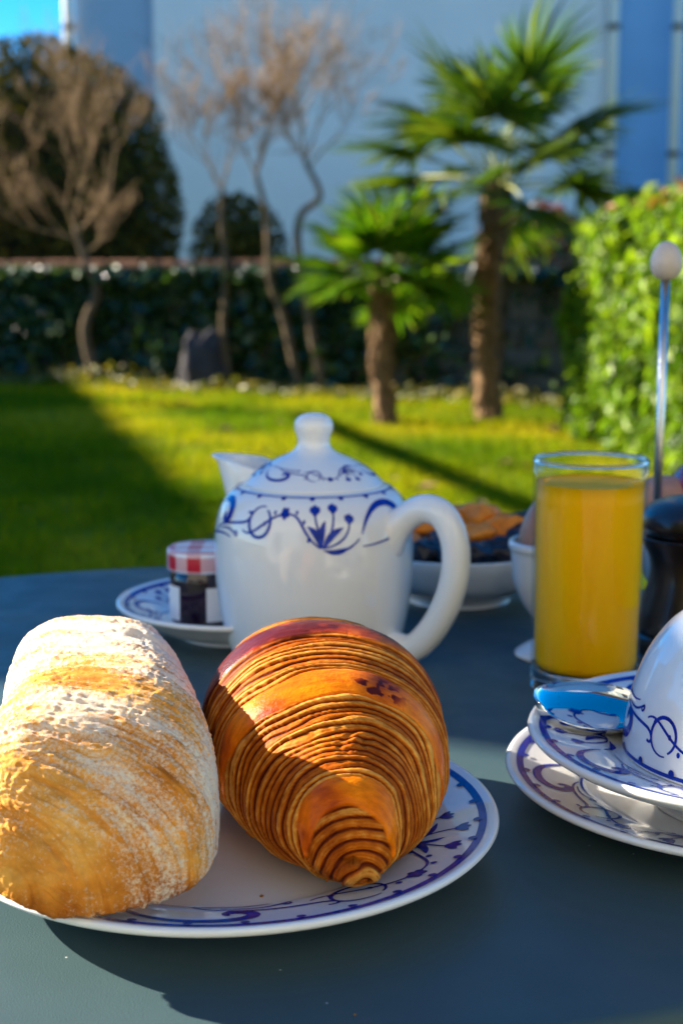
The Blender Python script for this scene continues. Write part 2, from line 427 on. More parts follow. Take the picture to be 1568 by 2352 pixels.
# grass blades over the part of the lawn in view
n = 190000
gy = 3.2 + 10.2 * rng.random(n) ** 1.15
gx = (rng.random(n) * 2 - 1) * (0.36 * gy + 0.9)
gz = 0.02 * fbm(np.stack([gx * 0.7, gy * 0.7, gx * 0], -1), 3) - 0.008
hgt = rng.uniform(0.022, 0.05, n) * (1 + 0.6 * np.clip(fbm(np.stack([gx * 1.8, gy * 1.8, gx * 0 + 5], -1), 2), -0.6, 1))
az = rng.random(n) * 6.283; w = rng.uniform(0.003, 0.006, n) * (0.6 + gy / 9); ln = rng.normal(size=(n, 2)) * hgt[:, None] * 0.55
base = np.stack([gx, gy, gz], -1); side = np.stack([np.cos(az) * w, np.sin(az) * w, gz * 0], -1)
tip = base + np.stack([ln[:, 0], ln[:, 1], hgt], -1)
V = np.stack([base - side, base + side, tip], 1).reshape(-1, 3)
Fq = np.arange(n * 3).reshape(-1, 3)
gr = np.clip(0.5 + 0.55 * fbm(np.stack([gx * 0.9, gy * 0.9, gx * 0 + 9], -1), 4) + rng.normal(size=n) * 0.16, 0, 1)
grass = np_mesh('grass', V, Fq, M['grass'], None, False, {'rnd': np.repeat(gr, 3)})
tag(grass, 'short yellow-green grass blades covering the lawn', 'grass', kind='stuff')

# garden wall (rubble stone, terracotta coping), turned a little
WA, WB = np.array([-9.0, 16.18]), np.array([3.6, 9.80])
wd = (WB - WA) / np.linalg.norm(WB - WA); wnrm = np.array([wd[1], -wd[0]]); wl = np.linalg.norm(WB - WA); wang = math.atan2(wd[1], wd[0])
gw = empty('garden_wall', (WA[0], WA[1], 0), wang)
tag(gw, 'low rubble stone garden wall with terracotta coping, overgrown by ivy', 'garden wall')
mb = MB()
for k in range(int(wl / 0.3)):               # stones in courses
    zz = 0.0
    for row in range(5):
        hh = 0.195
        mb.box((k * 0.3 + (0.15 if row % 2 else 0.0) + 0.15, random.uniform(-0.012, 0.012), zz + hh / 2), (0.285 + random.uniform(-0.02, 0.005), 0.30, hh - random.uniform(0.012, 0.03)), random.uniform(-0.03, 0.03), 0.02)
        zz += hh
st_ = mb.build('stone_courses', M['stone'], gw, False); st_['kind'] = 'stuff'
MB().box((wl / 2, 0, 0.48), (wl, 0.25, 0.97)).build('mortar_core', simple('old_mortar', (0.09, 0.08, 0.07), 0.95), gw, False)
mb = MB()
for k in range(int(wl / 0.36)):
    mb.box((k * 0.36 + 0.18, 0, 1.015), (0.35, 0.40, 0.06 + random.uniform(-0.008, 0.008)), random.uniform(-0.015, 0.015), 0.012)
cp = mb.build('coping', M['coping'], gw, False); cp['kind'] = 'stuff'

# ivy on the wall
iv = empty('ivy', (0, 12.3, 0))
tag(iv, 'dark glossy ivy hanging over the face of the garden wall', 'ivy')
def on_wall(s, off, z): return np.stack([WA[0] + wd[0] * s + wnrm[0] * off, WA[1] + wd[1] * s + wnrm[1] * off, z], -1)
n = 22000
s = rng.random(n) * (wl - 0.4); zz = 0.98 * rng.random(n) ** 0.8
keep = (s < 10.1) | (rng.random(n) < np.clip(1.0 - (s - 10.1) * 0.8, 0.10, 1))
s, zz = s[keep], zz[keep]; n = len(s)
off = 0.17 + 0.16 * np.clip(0.6 + fbm(np.stack([s * 1.6, zz * 2.5, s * 0], -1), 3), 0, 1.3) * rng.random(n) ** 0.5
P = on_wall(s, off, zz) - np.array([0, 12.3, 0])
nt_ = 2400; st2 = rng.random(nt_) * (wl - 0.4); Pt = on_wall(st2, 0.10 + 0.28 * rng.random(nt_), 0.86 + 0.12 * rng.random(nt_)) - np.array([0, 12.3, 0])
leaves('top_fringe', Pt, np.tile(np.array([-0.45, -0.35, 0.8]), (nt_, 1)), 0.085, M['ivy'], iv, 0.4, 0.9)
leaves('foliage', P, np.tile(np.array([-0.70, -0.62, 0.36]), (n, 1)), 0.080, M['ivy'], iv, 0.75, 0.9)
mb = MB()
for k in range(26):
    s0 = random.uniform(3.0, 10.8); pts = []
    for q in range(7): pts.append(on_wall(np.array(s0 + random.uniform(-0.08, 0.08) * q * 0.5), np.array(0.165), np.array(q * 0.15)) - np.array([0, 12.3, 0]))
    mb.tube(pts, [0.016 - 0.0015 * q for q in range(7)], 5)
mb.build('stems', M['bark'], iv)['kind'] = 'stuff'

# far building: pale rendered wall in shade, downpipes in sun
BY = 21.0
bl = empty('building', (0, BY, 0))
tag(bl, 'tall pale rendered building behind the garden wall, its wall in blue shade', 'building')
xl = at(168, 50, BY)[0]; xr = at(1408, 50, BY)[0]
xm = at(352, 50, BY)[0]
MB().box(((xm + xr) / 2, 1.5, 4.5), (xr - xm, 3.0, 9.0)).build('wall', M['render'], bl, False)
MB().box(((xl + xm) / 2 - 0.001, 1.62, 4.5), (xm - xl, 3.0, 9.0)).build('shade_tinted_end', M['end_shade_render'], bl, False)  # part of the wall split off to carry the painted shade
MB().box((xr + 3.0, 1.68, 4.5), (6.0, 3.0, 9.0)).build('side_wing', M['wing_shade_render'], bl, False)
MB().box(((xl + xr) / 2 + 2.5, 1.5, 9.15), (xr - xl + 6.5, 3.6, 0.3)).build('eaves', M['render'], bl, False)
for px in (162, 1404, 1551):
    p = at(px, 100, BY)
    mb = MB(); mb.tube([(p[0], -0.10, 0.0), (p[0], -0.10, 9.0)], 0.075, 14)
    dp = mb.build('downpipe', M['pipe'], bl)
    mb = MB()
    for z in (2.6, 4.35, 6.4): MB().tube([(p[0], -0.10, z - 0.04), (p[0], -0.10, z + 0.04)], 0.092, 14).build('bracket', M['stone'], dp)

# sunlit house behind the table (seen only in reflections and as bounce light)
hs = empty('house', (0.8, -2.7, 0))
tag(hs, 'cream rendered house with tiled gable roof facing the garden', 'house')
MB().box((0, -4, 2.9), (11, 8, 5.8)).build('wall', M['cream'], hs, False)
rf = MB(); rf.add([(-6, -8.5, 5.7), (6, -8.5, 5.7), (6, 0.5, 5.7), (-6, 0.5, 5.7), (-6, -4, 8.3), (6, -4, 8.3)], [(0, 1, 5, 4), (2, 3, 4, 5), (0, 4, 3), (1, 2, 5), (0, 3, 2, 1)])
rf.build('roof', M['tile'], hs, False)
for wx in (-3.8, -1.3, 1.3, 3.8):
    for wz in (1.3, 4.3):
        fr = MB().box((wx, 0.02, wz), (1.1, 0.10, 1.5), 0, 0.01).build('window', M['label'], hs, False)
        MB().box((wx, 0.075, wz), (0.94, 0.02, 1.34)).build('pane', M['pane'], fr, False)
        for sgn in (-1, 1): MB().box((wx + sgn * 0.82, 0.03, wz), (0.5, 0.05, 1.5)).build('shutter', M['shutter'], hs, False)

# unseen neighbouring house to the left, placed so its eaves shade the lawn
SH = np.array([math.cos(SUN_HEAD), math.sin(SUN_HEAD)])
EH = 5.2
shift = -SH * EH / math.tan(SUN_EL)
A0, B0 = np.array([-2.11, 11.75]), np.array([-0.513, 5.788])
ed = (B0 - A0) / np.linalg.norm(B0 - A0)
E0 = A0 - ed * 2.2 + shift; E1 = B0 + ed * 3.2 + shift
el_ = np.linalg.norm(E1 - E0); eang = math.atan2(ed[1], ed[0])
nh = empty('unseen_neighbour_house', (E0[0], E0[1], 0), eang)
tag(nh, 'unseen cream neighbouring house beside the lawn, its long straight eaves shading the grass', 'house')
MB().box((el_ / 2, -3.4, EH / 2 - 0.1), (el_ - 0.8, 6.0, EH - 0.2)).build('wall', M['cream'], nh, False)
rf = MB(); rf.add([(0, 0, EH), (el_, 0, EH), (el_, -6.9, EH), (0, -6.9, EH), (0, -3.45, EH + 1.2), (el_, -3.45, EH + 1.2), (0, 0, EH - 0.16), (el_, 0, EH - 0.16), (el_, -6.9, EH - 0.16), (0, -6.9, EH - 0.16)],
                  [(0, 1, 5, 4), (2, 3, 4, 5), (0, 4, 3, 9, 6), (1, 7, 8, 2, 5), (6, 7, 1, 0), (8, 9, 3, 2), (6, 9, 8, 7)])
rf.build('roof', M['tile'], nh, False)

# unseen timber screen, added to shade the far half of the table
sc_c = np.array([0.05, 0.637]) - SH * 3.2
pn_ = np.array([-SH[1], SH[0]])
sr = empty('added_shade_screen', (sc_c[0], sc_c[1], 0), math.atan2(pn_[1], pn_[0]))
tag(sr, 'tall unseen timber screen added to shade the far half of the table', 'screen')
for k in range(6):
    MB().box((0.066 + k * 0.131, 0, 1.72), (0.13, 0.03, 3.36), 0, 0.004).build('plank', M['timber'], sr, False)
MB().box((-0.0485, 0, 2.162), (0.095, 0.04, 0.076), 0, 0.006).build('cup_shade_stub', M['timber'], sr, False)  # unseen stub added only to shade the middle of the cup
for x in (0.05, 0.74): MB().box((x, -0.055, 1.65), (0.08, 0.075, 3.3), 0, 0.006).build('post', M['timber'], sr, False)

# unseen swing frame, added so its top beam draws a thin shade line
L0, L1 = np.array([-0.035, 8.669]), np.array([0.733, 5.821])
FH = 2.3
sf = -SH * FH / math.tan(SUN_EL)
fa, fb = L0 + sf - (L1 - L0) * 0.35, L1 + sf + (L1 - L0) * 0.3
fr = empty('added_swing_frame', (0, 0, 0))
tag(fr, 'unseen wooden swing frame added for the thin line of shade on the lawn', 'swing frame')
MB().tube([(fa[0], fa[1], FH), (fb[0], fb[1], FH)], 0.055, 10).build('top_beam', M['timber'], fr)
for q in (fa, fb):
    for sgn in (-1, 1): MB().tube([(q[0], q[1], FH - 0.03), (q[0] + sgn * 0.75, q[1] + sgn * 0.15, -0.03)], 0.045, 10).build('leg', M['timber'], fr)

# ------------------------------------------------------------------ garden plants
def ellipsoid_pts(n, c, r, shell=0.35):
    d = rng.normal(size=(n, 3)); d /= np.linalg.norm(d, axis=1)[:, None]
    rad = 1 - shell * rng.random(n) ** 1.6
    lump = 1 + 0.08 * fbm(d * 2.3, 3)
    return np.asarray(c) + d * (rad * lump)[:, None] * np.asarray(r), d

# big clipped evergreen behind the wall
def bush(name, label, cat, base, c, r, n, size, mat, shell=0.35, trunk=0.10, core=False, aspect=0.5, jit=0.8):
    e = empty(name, base); tag(e, label, cat)
    b0 = np.array(base)
    P, D = ellipsoid_pts(n, np.array(c) - b0, r, shell)
    k = P[:, 2] > 0.08
    leaves('crown', P[k], D[k], size, mat, e, jit, aspect)
    mb = MB()
    cx, cy, cz = np.array(c) - b0
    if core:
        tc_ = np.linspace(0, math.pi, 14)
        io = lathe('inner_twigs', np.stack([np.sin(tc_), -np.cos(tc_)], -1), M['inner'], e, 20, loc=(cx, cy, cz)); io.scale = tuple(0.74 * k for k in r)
    mb.tube([(0, 0, -0.05), (cx * 0.3, cy * 0.3, cz * 0.4), (cx, cy, cz)], [trunk, trunk * 0.8, trunk * 0.5], 8)
    for k in range(9):
        a = k * 0.7 + 0.3; q = np.array([math.cos(a) * 0.7, math.sin(a) * 0.7, 0.45 + 0.35 * math.sin(k * 2.1)]) * np.array(r) * 0.85
        mb.tube([(cx * 0.6, cy * 0.6, cz * 0.7), (cx + q[0] * 0.5, cy + q[1] * 0.5, cz + q[2] * 0.4), (cx + q[0], cy + q[1], cz + q[2])], [trunk * 0.45, trunk * 0.3, trunk * 0.1], 6)
    mb.build('trunk', M['bark'], e)
    return e
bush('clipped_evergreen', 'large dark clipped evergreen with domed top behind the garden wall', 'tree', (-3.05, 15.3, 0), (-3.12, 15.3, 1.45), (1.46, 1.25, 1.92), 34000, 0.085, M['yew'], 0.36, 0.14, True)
bush('dark_shrub', 'small dark shrub behind the wall beside the clipped evergreen', 'shrub', (-1.02, 14.3, 0), (-1.02, 14.3, 1.1), (0.50, 0.45, 0.62), 2600, 0.10, M['yew'], 0.8, 0.05)
bush('photinia', 'red-tipped shrub behind the wall beside the tall palm', 'shrub', (1.78, 12.9, 0), (1.78, 12.9, 1.0), (0.50, 0.45, 0.56), 2600, 0.10, M['photinia'], 0.6, 0.05)
bush('low_shrub', 'loose yellow-green shrub at the foot of the wall between the palms', 'shrub', (0.62, 11.3, 0), (0.62, 11.3, 0.32), (0.42, 0.25, 0.36), 900, 0.08, M['weed'], 0.9, 0.03)

# laurel hedge
hd = empty('laurel_hedge', (2.2, 7.8, 0))
tag(hd, 'clipped laurel hedge with glossy bright green leaves in the sun', 'hedge')
hy0, hy1, hz, hwid = 4.8, 8.65, 1.40, 1.3                 # runs towards the terrace along the side of the lawn
hface = lambda y: 1.31 + 0.09 * (8.65 - y)
n = 21000
face = rng.choice(3, n, p=[0.62, 0.12, 0.26]); a, b_, dep = rng.random(n), rng.random(n), 0.17 * rng.random(n) ** 1.4
P = np.zeros((n, 3)); D = np.zeros((n, 3))
ya = hy0 + a * (hy1 - hy0)
k = face == 0; P[k] = np.stack([hface(ya[k]) + dep[k], ya[k], b_[k] * hz], -1); D[k] = (-1, -0.25, 0.3)
k = face == 1; P[k] = np.stack([hface(hy1) + a[k] * hwid, hy1 - dep[k], b_[k] * hz], -1); D[k] = (-0.2, 1, 0.3)
k = face == 2; P[k] = np.stack([hface(ya[k]) + b_[k] * hwid, ya[k], hz - dep[k]], -1); D[k] = (-0.2, -0.1, 1)
cx_ = np.clip(1 - (P[:, 0] - hface(P[:, 1])) / 0.28, 0, 1); cy_ = np.clip(1 - (hy1 - P[:, 1]) / 0.28, 0, 1); ct_ = np.clip((P[:, 2] - hz + 0.28) / 0.28, 0, 1)
P[:, 0] += 0.16 * cx_ * (cy_ ** 2 + ct_ ** 2); P[:, 1] -= 0.16 * cy_ * (cx_ ** 2 + ct_ ** 2); P[:, 2] -= 0.14 * ct_ * (cx_ ** 2 + cy_ ** 2)
P += D * (0.13 * fbm(P * 2.4, 3))[:, None]
P[:, 2] = np.maximum(P[:, 2], 0.03)
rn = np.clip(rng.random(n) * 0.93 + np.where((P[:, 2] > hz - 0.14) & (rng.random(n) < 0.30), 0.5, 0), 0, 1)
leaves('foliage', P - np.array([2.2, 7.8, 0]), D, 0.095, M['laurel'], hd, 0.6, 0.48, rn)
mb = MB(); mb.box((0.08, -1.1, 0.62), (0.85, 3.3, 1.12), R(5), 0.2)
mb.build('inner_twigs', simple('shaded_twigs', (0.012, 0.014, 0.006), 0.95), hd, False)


# bare trees
def bare_tree(name, label, trunk_px, y0, tops, seed, group=None, spread=0.80, levels=5, r0=0.045):
    rnd = random.Random(seed)
    pts = [Vector(at(px, py, y0 + dy)) for px, py, dy in trunk_px]
    base = Vector((pts[0].x, pts[0].y, 0)); pts[0].z = -0.05
    e = empty(name, base); tag(e, label, 'tree', group)
    cp_ = [Vector(p) - base for p in crom([tuple(p) for p in pts], 5)]
    m1 = MB(); m1.tube(cp_, [r0 * (1 - 0.55 * k / len(cp_)) for k in range(len(cp_))], 9)
    m1.build('trunk', M['bark'], e)
    m2 = MB()
    def grow(p, d, L, r, lev):
        q = p; pp = [p]
        for _ in range(3):
            d = (d + Vector((rnd.gauss(0, 0.16), rnd.gauss(0, 0.16), rnd.gauss(0.07, 0.12)))).normalized()
            q = q + d * L / 3; pp.append(q)
        m2.tube(pp, [max(0.0022, r * k_) for k_ in (1, 0.85, 0.7, 0.5)], 5 if lev > 1 else 3, cap=False)
        if lev <= 0: return
        for c in range(rnd.choice((2, 3, 3))):
            ax = Vector((rnd.gauss(0, 1), rnd.gauss(0, 1), rnd.gauss(0, 0.4))).normalized()
            d2 = (d + ax * rnd.uniform(0.35, 0.8) * spread * 1.5 + Vector((0, 0, 0.12))).normalized()
            grow(pp[rnd.choice((1, 2, 3, 3))], d2, L * rnd.uniform(0.62, 0.92), r * 0.55, lev - 1)
    for (px, py, ln_, k) in tops:
        st0 = cp_[int(k * (len(cp_) - 1))]
        tgt = Vector(at(px, py, y0 + rnd.uniform(-0.25, 0.25))) - base
        grow(st0, (tgt - st0).normalized(), (tgt - st0).length * ln_ * 0.95, r0 * 0.26, levels)
    m2.build('branches', M['twig'], e)
    return e
bare_tree('bare_tree', 'bare crooked tree with pale lit trunk in front of the clipped evergreen', [(225, 868, 0), (195, 760, 0), (222, 670, 0), (196, 600, 0), (172, 520, 0)], 12.35,
          [(60, 300, .55, 1), (170, 200, .5, 1), (300, 330, .6, .95), (20, 480, .6, .9), (300, 520, .7, .8)], 5, r0=0.05, levels=5)
bare_tree('bare_tree', 'slender bare tree with thin straight trunk right of the clipped evergreen', [(530, 868, 0), (512, 760, 0), (518, 640, 0), (508, 500, 0), (512, 430, 0)], 11.75,
          [(450, 170, .5, 1), (520, 110, .5, 1), (570, 200, .5, 1), (420, 300, .55, .95)], 11, r0=0.035)
bare_tree('bare_tree', 'bare tree with forked leaning trunk rising beside the small palm', [(690, 884, 0), (655, 740, 0), (620, 640, 0), (612, 500, 0), (588, 400, 0)], 11.5,
          [(560, 120, .45, 1), (610, 100, .5, 1), (650, 200, .5, 1), (500, 230, .5, 1)], 23, r0=0.042)
bare_tree('bare_tree', 'bare tree with dark elbowed trunk standing behind the small palm', [(745, 878, 0), (690, 620, 0), (688, 500, 0), (735, 450, 0), (700, 370, 0)], 11.4,
          [(640, 90, .45, 1), (700, 80, .5, 1), (760, 120, .5, 1), (830, 180, .5, .97), (640, 240, .5, 1)], 31, r0=0.042)

# palms
def fan_mesh(seed, Lp, Lf, nb=30):
    rnd = random.Random(seed); V = []; Fa = []; rv = []
    for k in range(nb):
        a = R(-112 + 224 * k / (nb - 1)) + rnd.gauss(0, 0.03)
        L = Lf * (1.0 - 0.28 * abs(a) / R(112)) * rnd.uniform(0.92, 1.06); cs, sn = math.cos(a), math.sin(a)
        dr = rnd.uniform(0.10, 0.30); up = 0.10 * abs(sn); tone = min(0.93, max(0, rnd.gauss(0.5, 0.2)))
        b0 = len(V)
        for q, (t, w_) in enumerate(((0.03, 0.006), (0.35, 0.019), (0.7, 0.014), (1.0, 0.002))):
            z = up * t * L - dr * L * t ** 2.6
            fold = 0.010 * (1 if k % 2 else -1) * (1 - t)
            V.append((Lp + cs * t * L - sn * w_, sn * t * L + cs * w_, z + fold)); V.append((Lp + cs * t * L + sn * w_, sn * t * L - cs * w_, z - fold)); rv += [tone, tone]
        rv[-1] = rv[-2] = 1.0 if rnd.random() < 0.25 else tone
        for q in range(3): Fa.append((b0 + 2 * q, b0 + 2 * q + 1, b0 + 2 * q + 3, b0 + 2 * q + 2))
    return V, Fa, rv
def palm(name, label, trunk_px, y0, tr, crown, nf, Lp, Lf, mat, seed, specs=None):
    rnd = random.Random(seed)
    pts = [Vector(at(px, py, y0)) for px, py in trunk_px]
    base = Vector((pts[0].x, y0, 0)); pts[0].z = -0.04
    e = empty(name, base); tag(e, label, 'palm tree')
    c = crom([tuple(p - base) for p in pts], 14); nn = len(c); seg = 40
    th = np.arange(seg) * 2 * math.pi / seg
    tt = np.linspace(0, 1, nn)
    rr = np.interp(tt, np.linspace(0, 1, len(tr)), tr)
    Vv = np.zeros((nn, seg, 3))
    q = np.stack([np.cos(th)[None, :] * 2.2 + 0 * tt[:, None], np.sin(th)[None, :] * 2.2 + 0 * tt[:, None], (c[:, 2] * 9)[:, None] + 0 * th[None, :]], -1)
    rad = rr[:, None] * (1 + 0.22 * fbm(q, 3) + 0.12 * np.abs(np.sin(c[:, 2] * 36))[:, None])
    Vv[..., 0] = c[:, 0:1] + rad * np.cos(th); Vv[..., 1] = c[:, 1:2] + rad * np.sin(th); Vv[..., 2] = c[:, 2:3]
    i_ = np.arange(nn - 1)[:, None]; k_ = np.arange(seg)[None, :]; m_ = (k_ + 1) % seg
    fq_ = np.stack([i_ * seg + k_, i_ * seg + m_, (i_ + 1) * seg + m_, (i_ + 1) * seg + k_], -1).reshape(-1, 4)
    np_mesh('trunk', Vv.reshape(-1, 3), fq_, M['fibre'], e)
    # old leaf bases and hanging fibre
    mb = MB()
    for k in range(150):
        t = rnd.random() ** 0.7; ii = int(t * (nn - 1)); a = rnd.random() * 6.283
        p = Vector(c[ii]); r_ = rr[ii] * 1.0; o = Vector((math.cos(a), math.sin(a), 0))
        mb.tube([p + o * r_ * 0.9, p + o * (r_ + 0.02) + Vector((0, 0, 0.04)), p + o * (r_ + 0.030) + Vector((0, 0, -0.02 - 0.05 * rnd.random()))], [0.018, 0.012, 0.003], 4)
    mb.build('leaf_bases', M['fibre'], e, False)['kind'] = 'stuff'
    variants = [fan_mesh(seed + k, Lp, Lf) for k in range(3)]
    meshes = []
    cc = Vector(c[-1])
    for k in range(nf):
        if specs and k < len(specs): azm, elv, sc_ = specs[k]
        else: azm, elv, sc_ = k * 2.39996, R((58, 30, 8, 44, 18, -6, 66, 24, -2, 38, 12, -20)[k % 12] + rnd.uniform(-7, 7)), rnd.uniform(0.85, 1.1)
        if len(meshes) < 3:
            V, Fa, rv = variants[k % 3]
            o = np_mesh('frond', np.array(V), np.array(Fa), mat, e, False, {'rnd': rv}); meshes.append(o.data)
            pm = MB(); pm.tube([(0, 0, -0.01), (Lp * 0.5, 0, 0.02), (Lp + 0.03, 0, 0)], [0.013, 0.009, 0.006], 6)
            po = pm.build('petiole', M['petiole'], o)
            if k == 0: pdat = po.data
        else:
            o = bpy.data.objects.new('frond', meshes[k % 3]); col.objects.link(o); o.parent = e
            po = bpy.data.objects.new('petiole', pdat); col.objects.link(po); po.parent = o
        o.location = cc + Vector((0, 0, rnd.uniform(-0.06, 0.04)))
        o.rotation_euler = Euler((rnd.uniform(-0.5, 0.5), -elv, azm), 'XYZ')
        o.scale = (sc_,) * 3
    return e
palm('fan_palm', 'tall fan palm with shaggy brown trunk and wide spreading fronds', [(1125, 968), (1118, 850), (1120, 700), (1132, 560), (1138, 480), (1142, 420)], 9.2,
     [0.080, 0.068, 0.070, 0.080, 0.084, 0.066], None, 24, 0.58, 0.55, M['palm'], 3)
palm('fan_palm', 'small young fan palm with short trunk and bright green crown', [(892, 978), (878, 880), (876, 760), (878, 690), (880, 640)], 8.9,
     [0.066, 0.052, 0.052, 0.052, 0.050], None, 22, 0.30, 0.42, M['palm2'], 17)

# boulder at the foot of the wall, weeds, fallen leaves
d = rng.normal(size=(1, 3)); u_, v_ = np.meshgrid(np.linspace(0, math.pi, 24), np.linspace(0, 2 * math.pi, 36, endpoint=False), indexing='ij')
D = np.stack([np.sin(u_) * np.cos(v_), np.sin(u_) * np.sin(v_), np.cos(u_)], -1)
Q = D * (1 + 0.28 * fbm(D * 1.3 + 4, 4))[..., None] * np.array([0.20, 0.14, 0.30]); Q[..., 2] += 0.16
i_ = np.arange(23)[:, None]; k_ = np.arange(36)[None, :]; m_ = (k_ + 1) % 36
bo = np_mesh('boulder', Q.reshape(-1, 3), np.stack([i_ * 36 + k_, i_ * 36 + m_, (i_ + 1) * 36 + m_, (i_ + 1) * 36 + k_], -1).reshape(-1, 4), M['boulder'], None, True, loc=(-1.14, 11.75, 0))
tag(bo, 'pale grey upright boulder at the foot of the ivy wall', 'boulder')
n = 5200
s = rng.random(n) * (wl - 0.6); off = 0.25 + 0.75 * rng.random(n) ** 1.5
P = on_wall(s, off, 0.02 + 0.14 * rng.random(n) ** 1.6 * np.clip(0.5 + fbm(np.stack([s * 1.7, off, s * 0], -1), 2), 0.1, 1.4))
wv = leaves('weeds', P, np.tile(np.array([-0.3, -0.3, 1.0]), (n, 1)), 0.065, M['weed'], None, 0.8, 0.5)
tag(wv, 'yellowish weeds and ground cover along the foot of the wall', 'weeds', kind='stuff')
lm = MB(); lm.add([(-0.045, 0, 0.005), (-0.01, 0.026, 0.02), (0.05, 0, 0.012), (-0.01, -0.026, 0.018), (0, 0, 0)], [(0, 4, 1), (1, 4, 2), (2, 4, 3), (3, 4, 0)])
lf0 = None
for (px, py) in ((520, 1002), (498, 1265), (1160, 1082), (1210, 1090), (980, 1140), (640, 985), (1265, 1000), (420, 940), (905, 1120), (1100, 1180), (760, 1010), (1010, 1190)):
    d = FW * FPX + np.array([px - 784.0, 0, 0]) + UP * (1176.0 - py); p = d * (-CAM_H / d[2]) + np.array([0, 0, CAM_H])
    if lf0 is None: o = lf0 = lm.build('fallen_leaf', M['dead_leaf'], None, False)
    else: o = lf0.copy(); col.objects.link(o)
    o.location = (p[0], p[1], 0.035); o.rotation_euler = (random.uniform(-.3, .3), random.uniform(-.3, .3), random.uniform(0, 6))
    tag(o, 'dry tan fallen leaf lying on the lawn', 'leaf', 'fallen leaves on the lawn')

# ================================================================== TABLE
TC, TA, TB = (-0.05, 0.712), 0.397, 0.343
tb = empty('garden_table', (TC[0], TC[1], 0))
tag(tb, 'oval grey-green painted metal garden table set for breakfast', 'table')
seg = 256; a = np.arange(seg) * 2 * math.pi / seg
prof = [(0.0, 0.0)] + [(k, 0.0) for k in (0.25, 0.5, 0.75, 0.9, 0.96)] + [(1 - 0.006 / 0.37 * (1 - math.sin(t)), -0.006 * (1 - math.cos(t))) for t in np.linspace(0, math.pi / 2, 6)] + [(1.0, -0.022), (0.992, -0.026), (0.975, -0.026), (0.975, -0.004), (0.0, -0.004)]
V = np.array([[(p * TA * math.cos(t), p * TB * math.sin(t), TZ + z) for t in a] for p, z in prof]).reshape(-1, 3)
i_ = np.arange(len(prof) - 1)[:, None]; k_ = np.arange(seg)[None, :]; m_ = (k_ + 1) % seg
np_mesh('tabletop', V, np.stack([i_ * seg + k_, i_ * seg + m_, (i_ + 1) * seg + m_, (i_ + 1) * seg + k_], -1).reshape(-1, 4), M['table'], tb)
for sx in (-1, 1):
    for sy in (-1, 1):
        MB().tube([(sx * 0.20, sy * 0.17, TZ - 0.006), (sx * 0.24, sy * 0.21, 0.35), (sx * 0.29, sy * 0.25, 0.0)], 0.013, 12).build('leg', M['leg'], tb)
MB().tube([(0.24 * math.cos(t), 0.21 * math.sin(t), 0.35) for t in np.linspace(0, 2 * math.pi, 40)], 0.008, 8).build('stretcher', M['leg'], tb)

# ------------------------------------------------------------------ blue painted ornament
class Surf:
    """outer face of a turned pot: circumference angle and length along the profile"""
    def __init__(s, prof, ref):
        s.p = np.asarray(prof, float); d = np.linalg.norm(np.diff(s.p, axis=0), axis=1)
        s.t = np.concatenate([[0], np.cumsum(d)]); s.ref = ref
        tg = np.gradient(s.p, axis=0); tg /= np.linalg.norm(tg, axis=1)[:, None] + 1e-12; s.tg = tg
        s.sign = 1
    def at(s, a, b, off):
        ph = a / s.ref
        r = np.interp(b, s.t, s.p[:, 0]); z = np.interp(b, s.t, s.p[:, 1])
        tr, tz = np.interp(b, s.t, s.tg[:, 0]), np.interp(b, s.t, s.tg[:, 1])
        nr, nz = -tz * s.sign, tr * s.sign
        r = r + nr * off; z = z + nz * off
        return np.stack([r * np.cos(ph), r * np.sin(ph), z], -1)
    def local(s, b): return s.ref / max(1e-4, float(np.interp(b, s.t, s.p[:, 0])))

def bez(p0, p1, p2, p3, n=18):
    t = np.linspace(0, 1, n)[:, None]; p0, p1, p2, p3 = map(np.array, (p0, p1, p2, p3))
    return (1 - t) ** 3 * p0 + 3 * (1 - t) ** 2 * t * p1 + 3 * (1 - t) * t * t * p2 + t ** 3 * p3
def spiral(c, r0, r1, a0, a1, n=22):
    t = np.linspace(0, 1, n); r = r0 + (r1 - r0) * t; a = R(a0) + (R(a1) - R(a0)) * t
    return np.stack([c[0] + r * np.cos(a), c[1] + r * np.sin(a)], -1)
def stroke(pts, w0, wm, w1):
    n = len(pts); t = np.linspace(0, 1, n)
    w = np.where(t < 0.5, w0 + (wm - w0) * np.sin(t * math.pi), w1 + (wm - w1) * np.sin(t * math.pi))
    return (np.asarray(pts, float), w)
def leafs(p, q, w, bend=0.0):
    p, q = np.array(p, float), np.array(q, float); t = np.linspace(0, 1, 10)[:, None]
    d = q - p; nn = np.array([-d[1], d[0]])
    return (p + d * t + nn * bend * np.sin(t * math.pi), w * np.sin(np.linspace(0.02, math.pi - 0.02, 10)) ** 0.8)
def dot(c, r):
    t = np.linspace(-1, 1, 9); return (np.stack([c[0] + r * t, c[1] + 0 * t], -1), 2 * r * np.sqrt(np.clip(1 - t * t, 0.01, 1)))
def tulip(p, ang, s):
    o = []; p = np.array(p, float)
    for da, l in ((-38, 1.0), (0, 1.05), (38, 1.0)):
        a = R(ang + da); o.append(leafs(p - 0.25 * s * np.array([math.cos(R(ang)), math.sin(R(ang))]), p + s * l * np.array([math.cos(a), math.sin(a)]), s * 0.55))
    o.append(dot(p, s * 0.38)); return o
def blossom(p, s):
    o = [dot((p[0] + s * math.cos(R(a)), p[1] + s * math.sin(R(a))), s * 0.62) for a in (20, 92, 164, 236, 308)]
    return o + [dot(p, s * 0.5)]

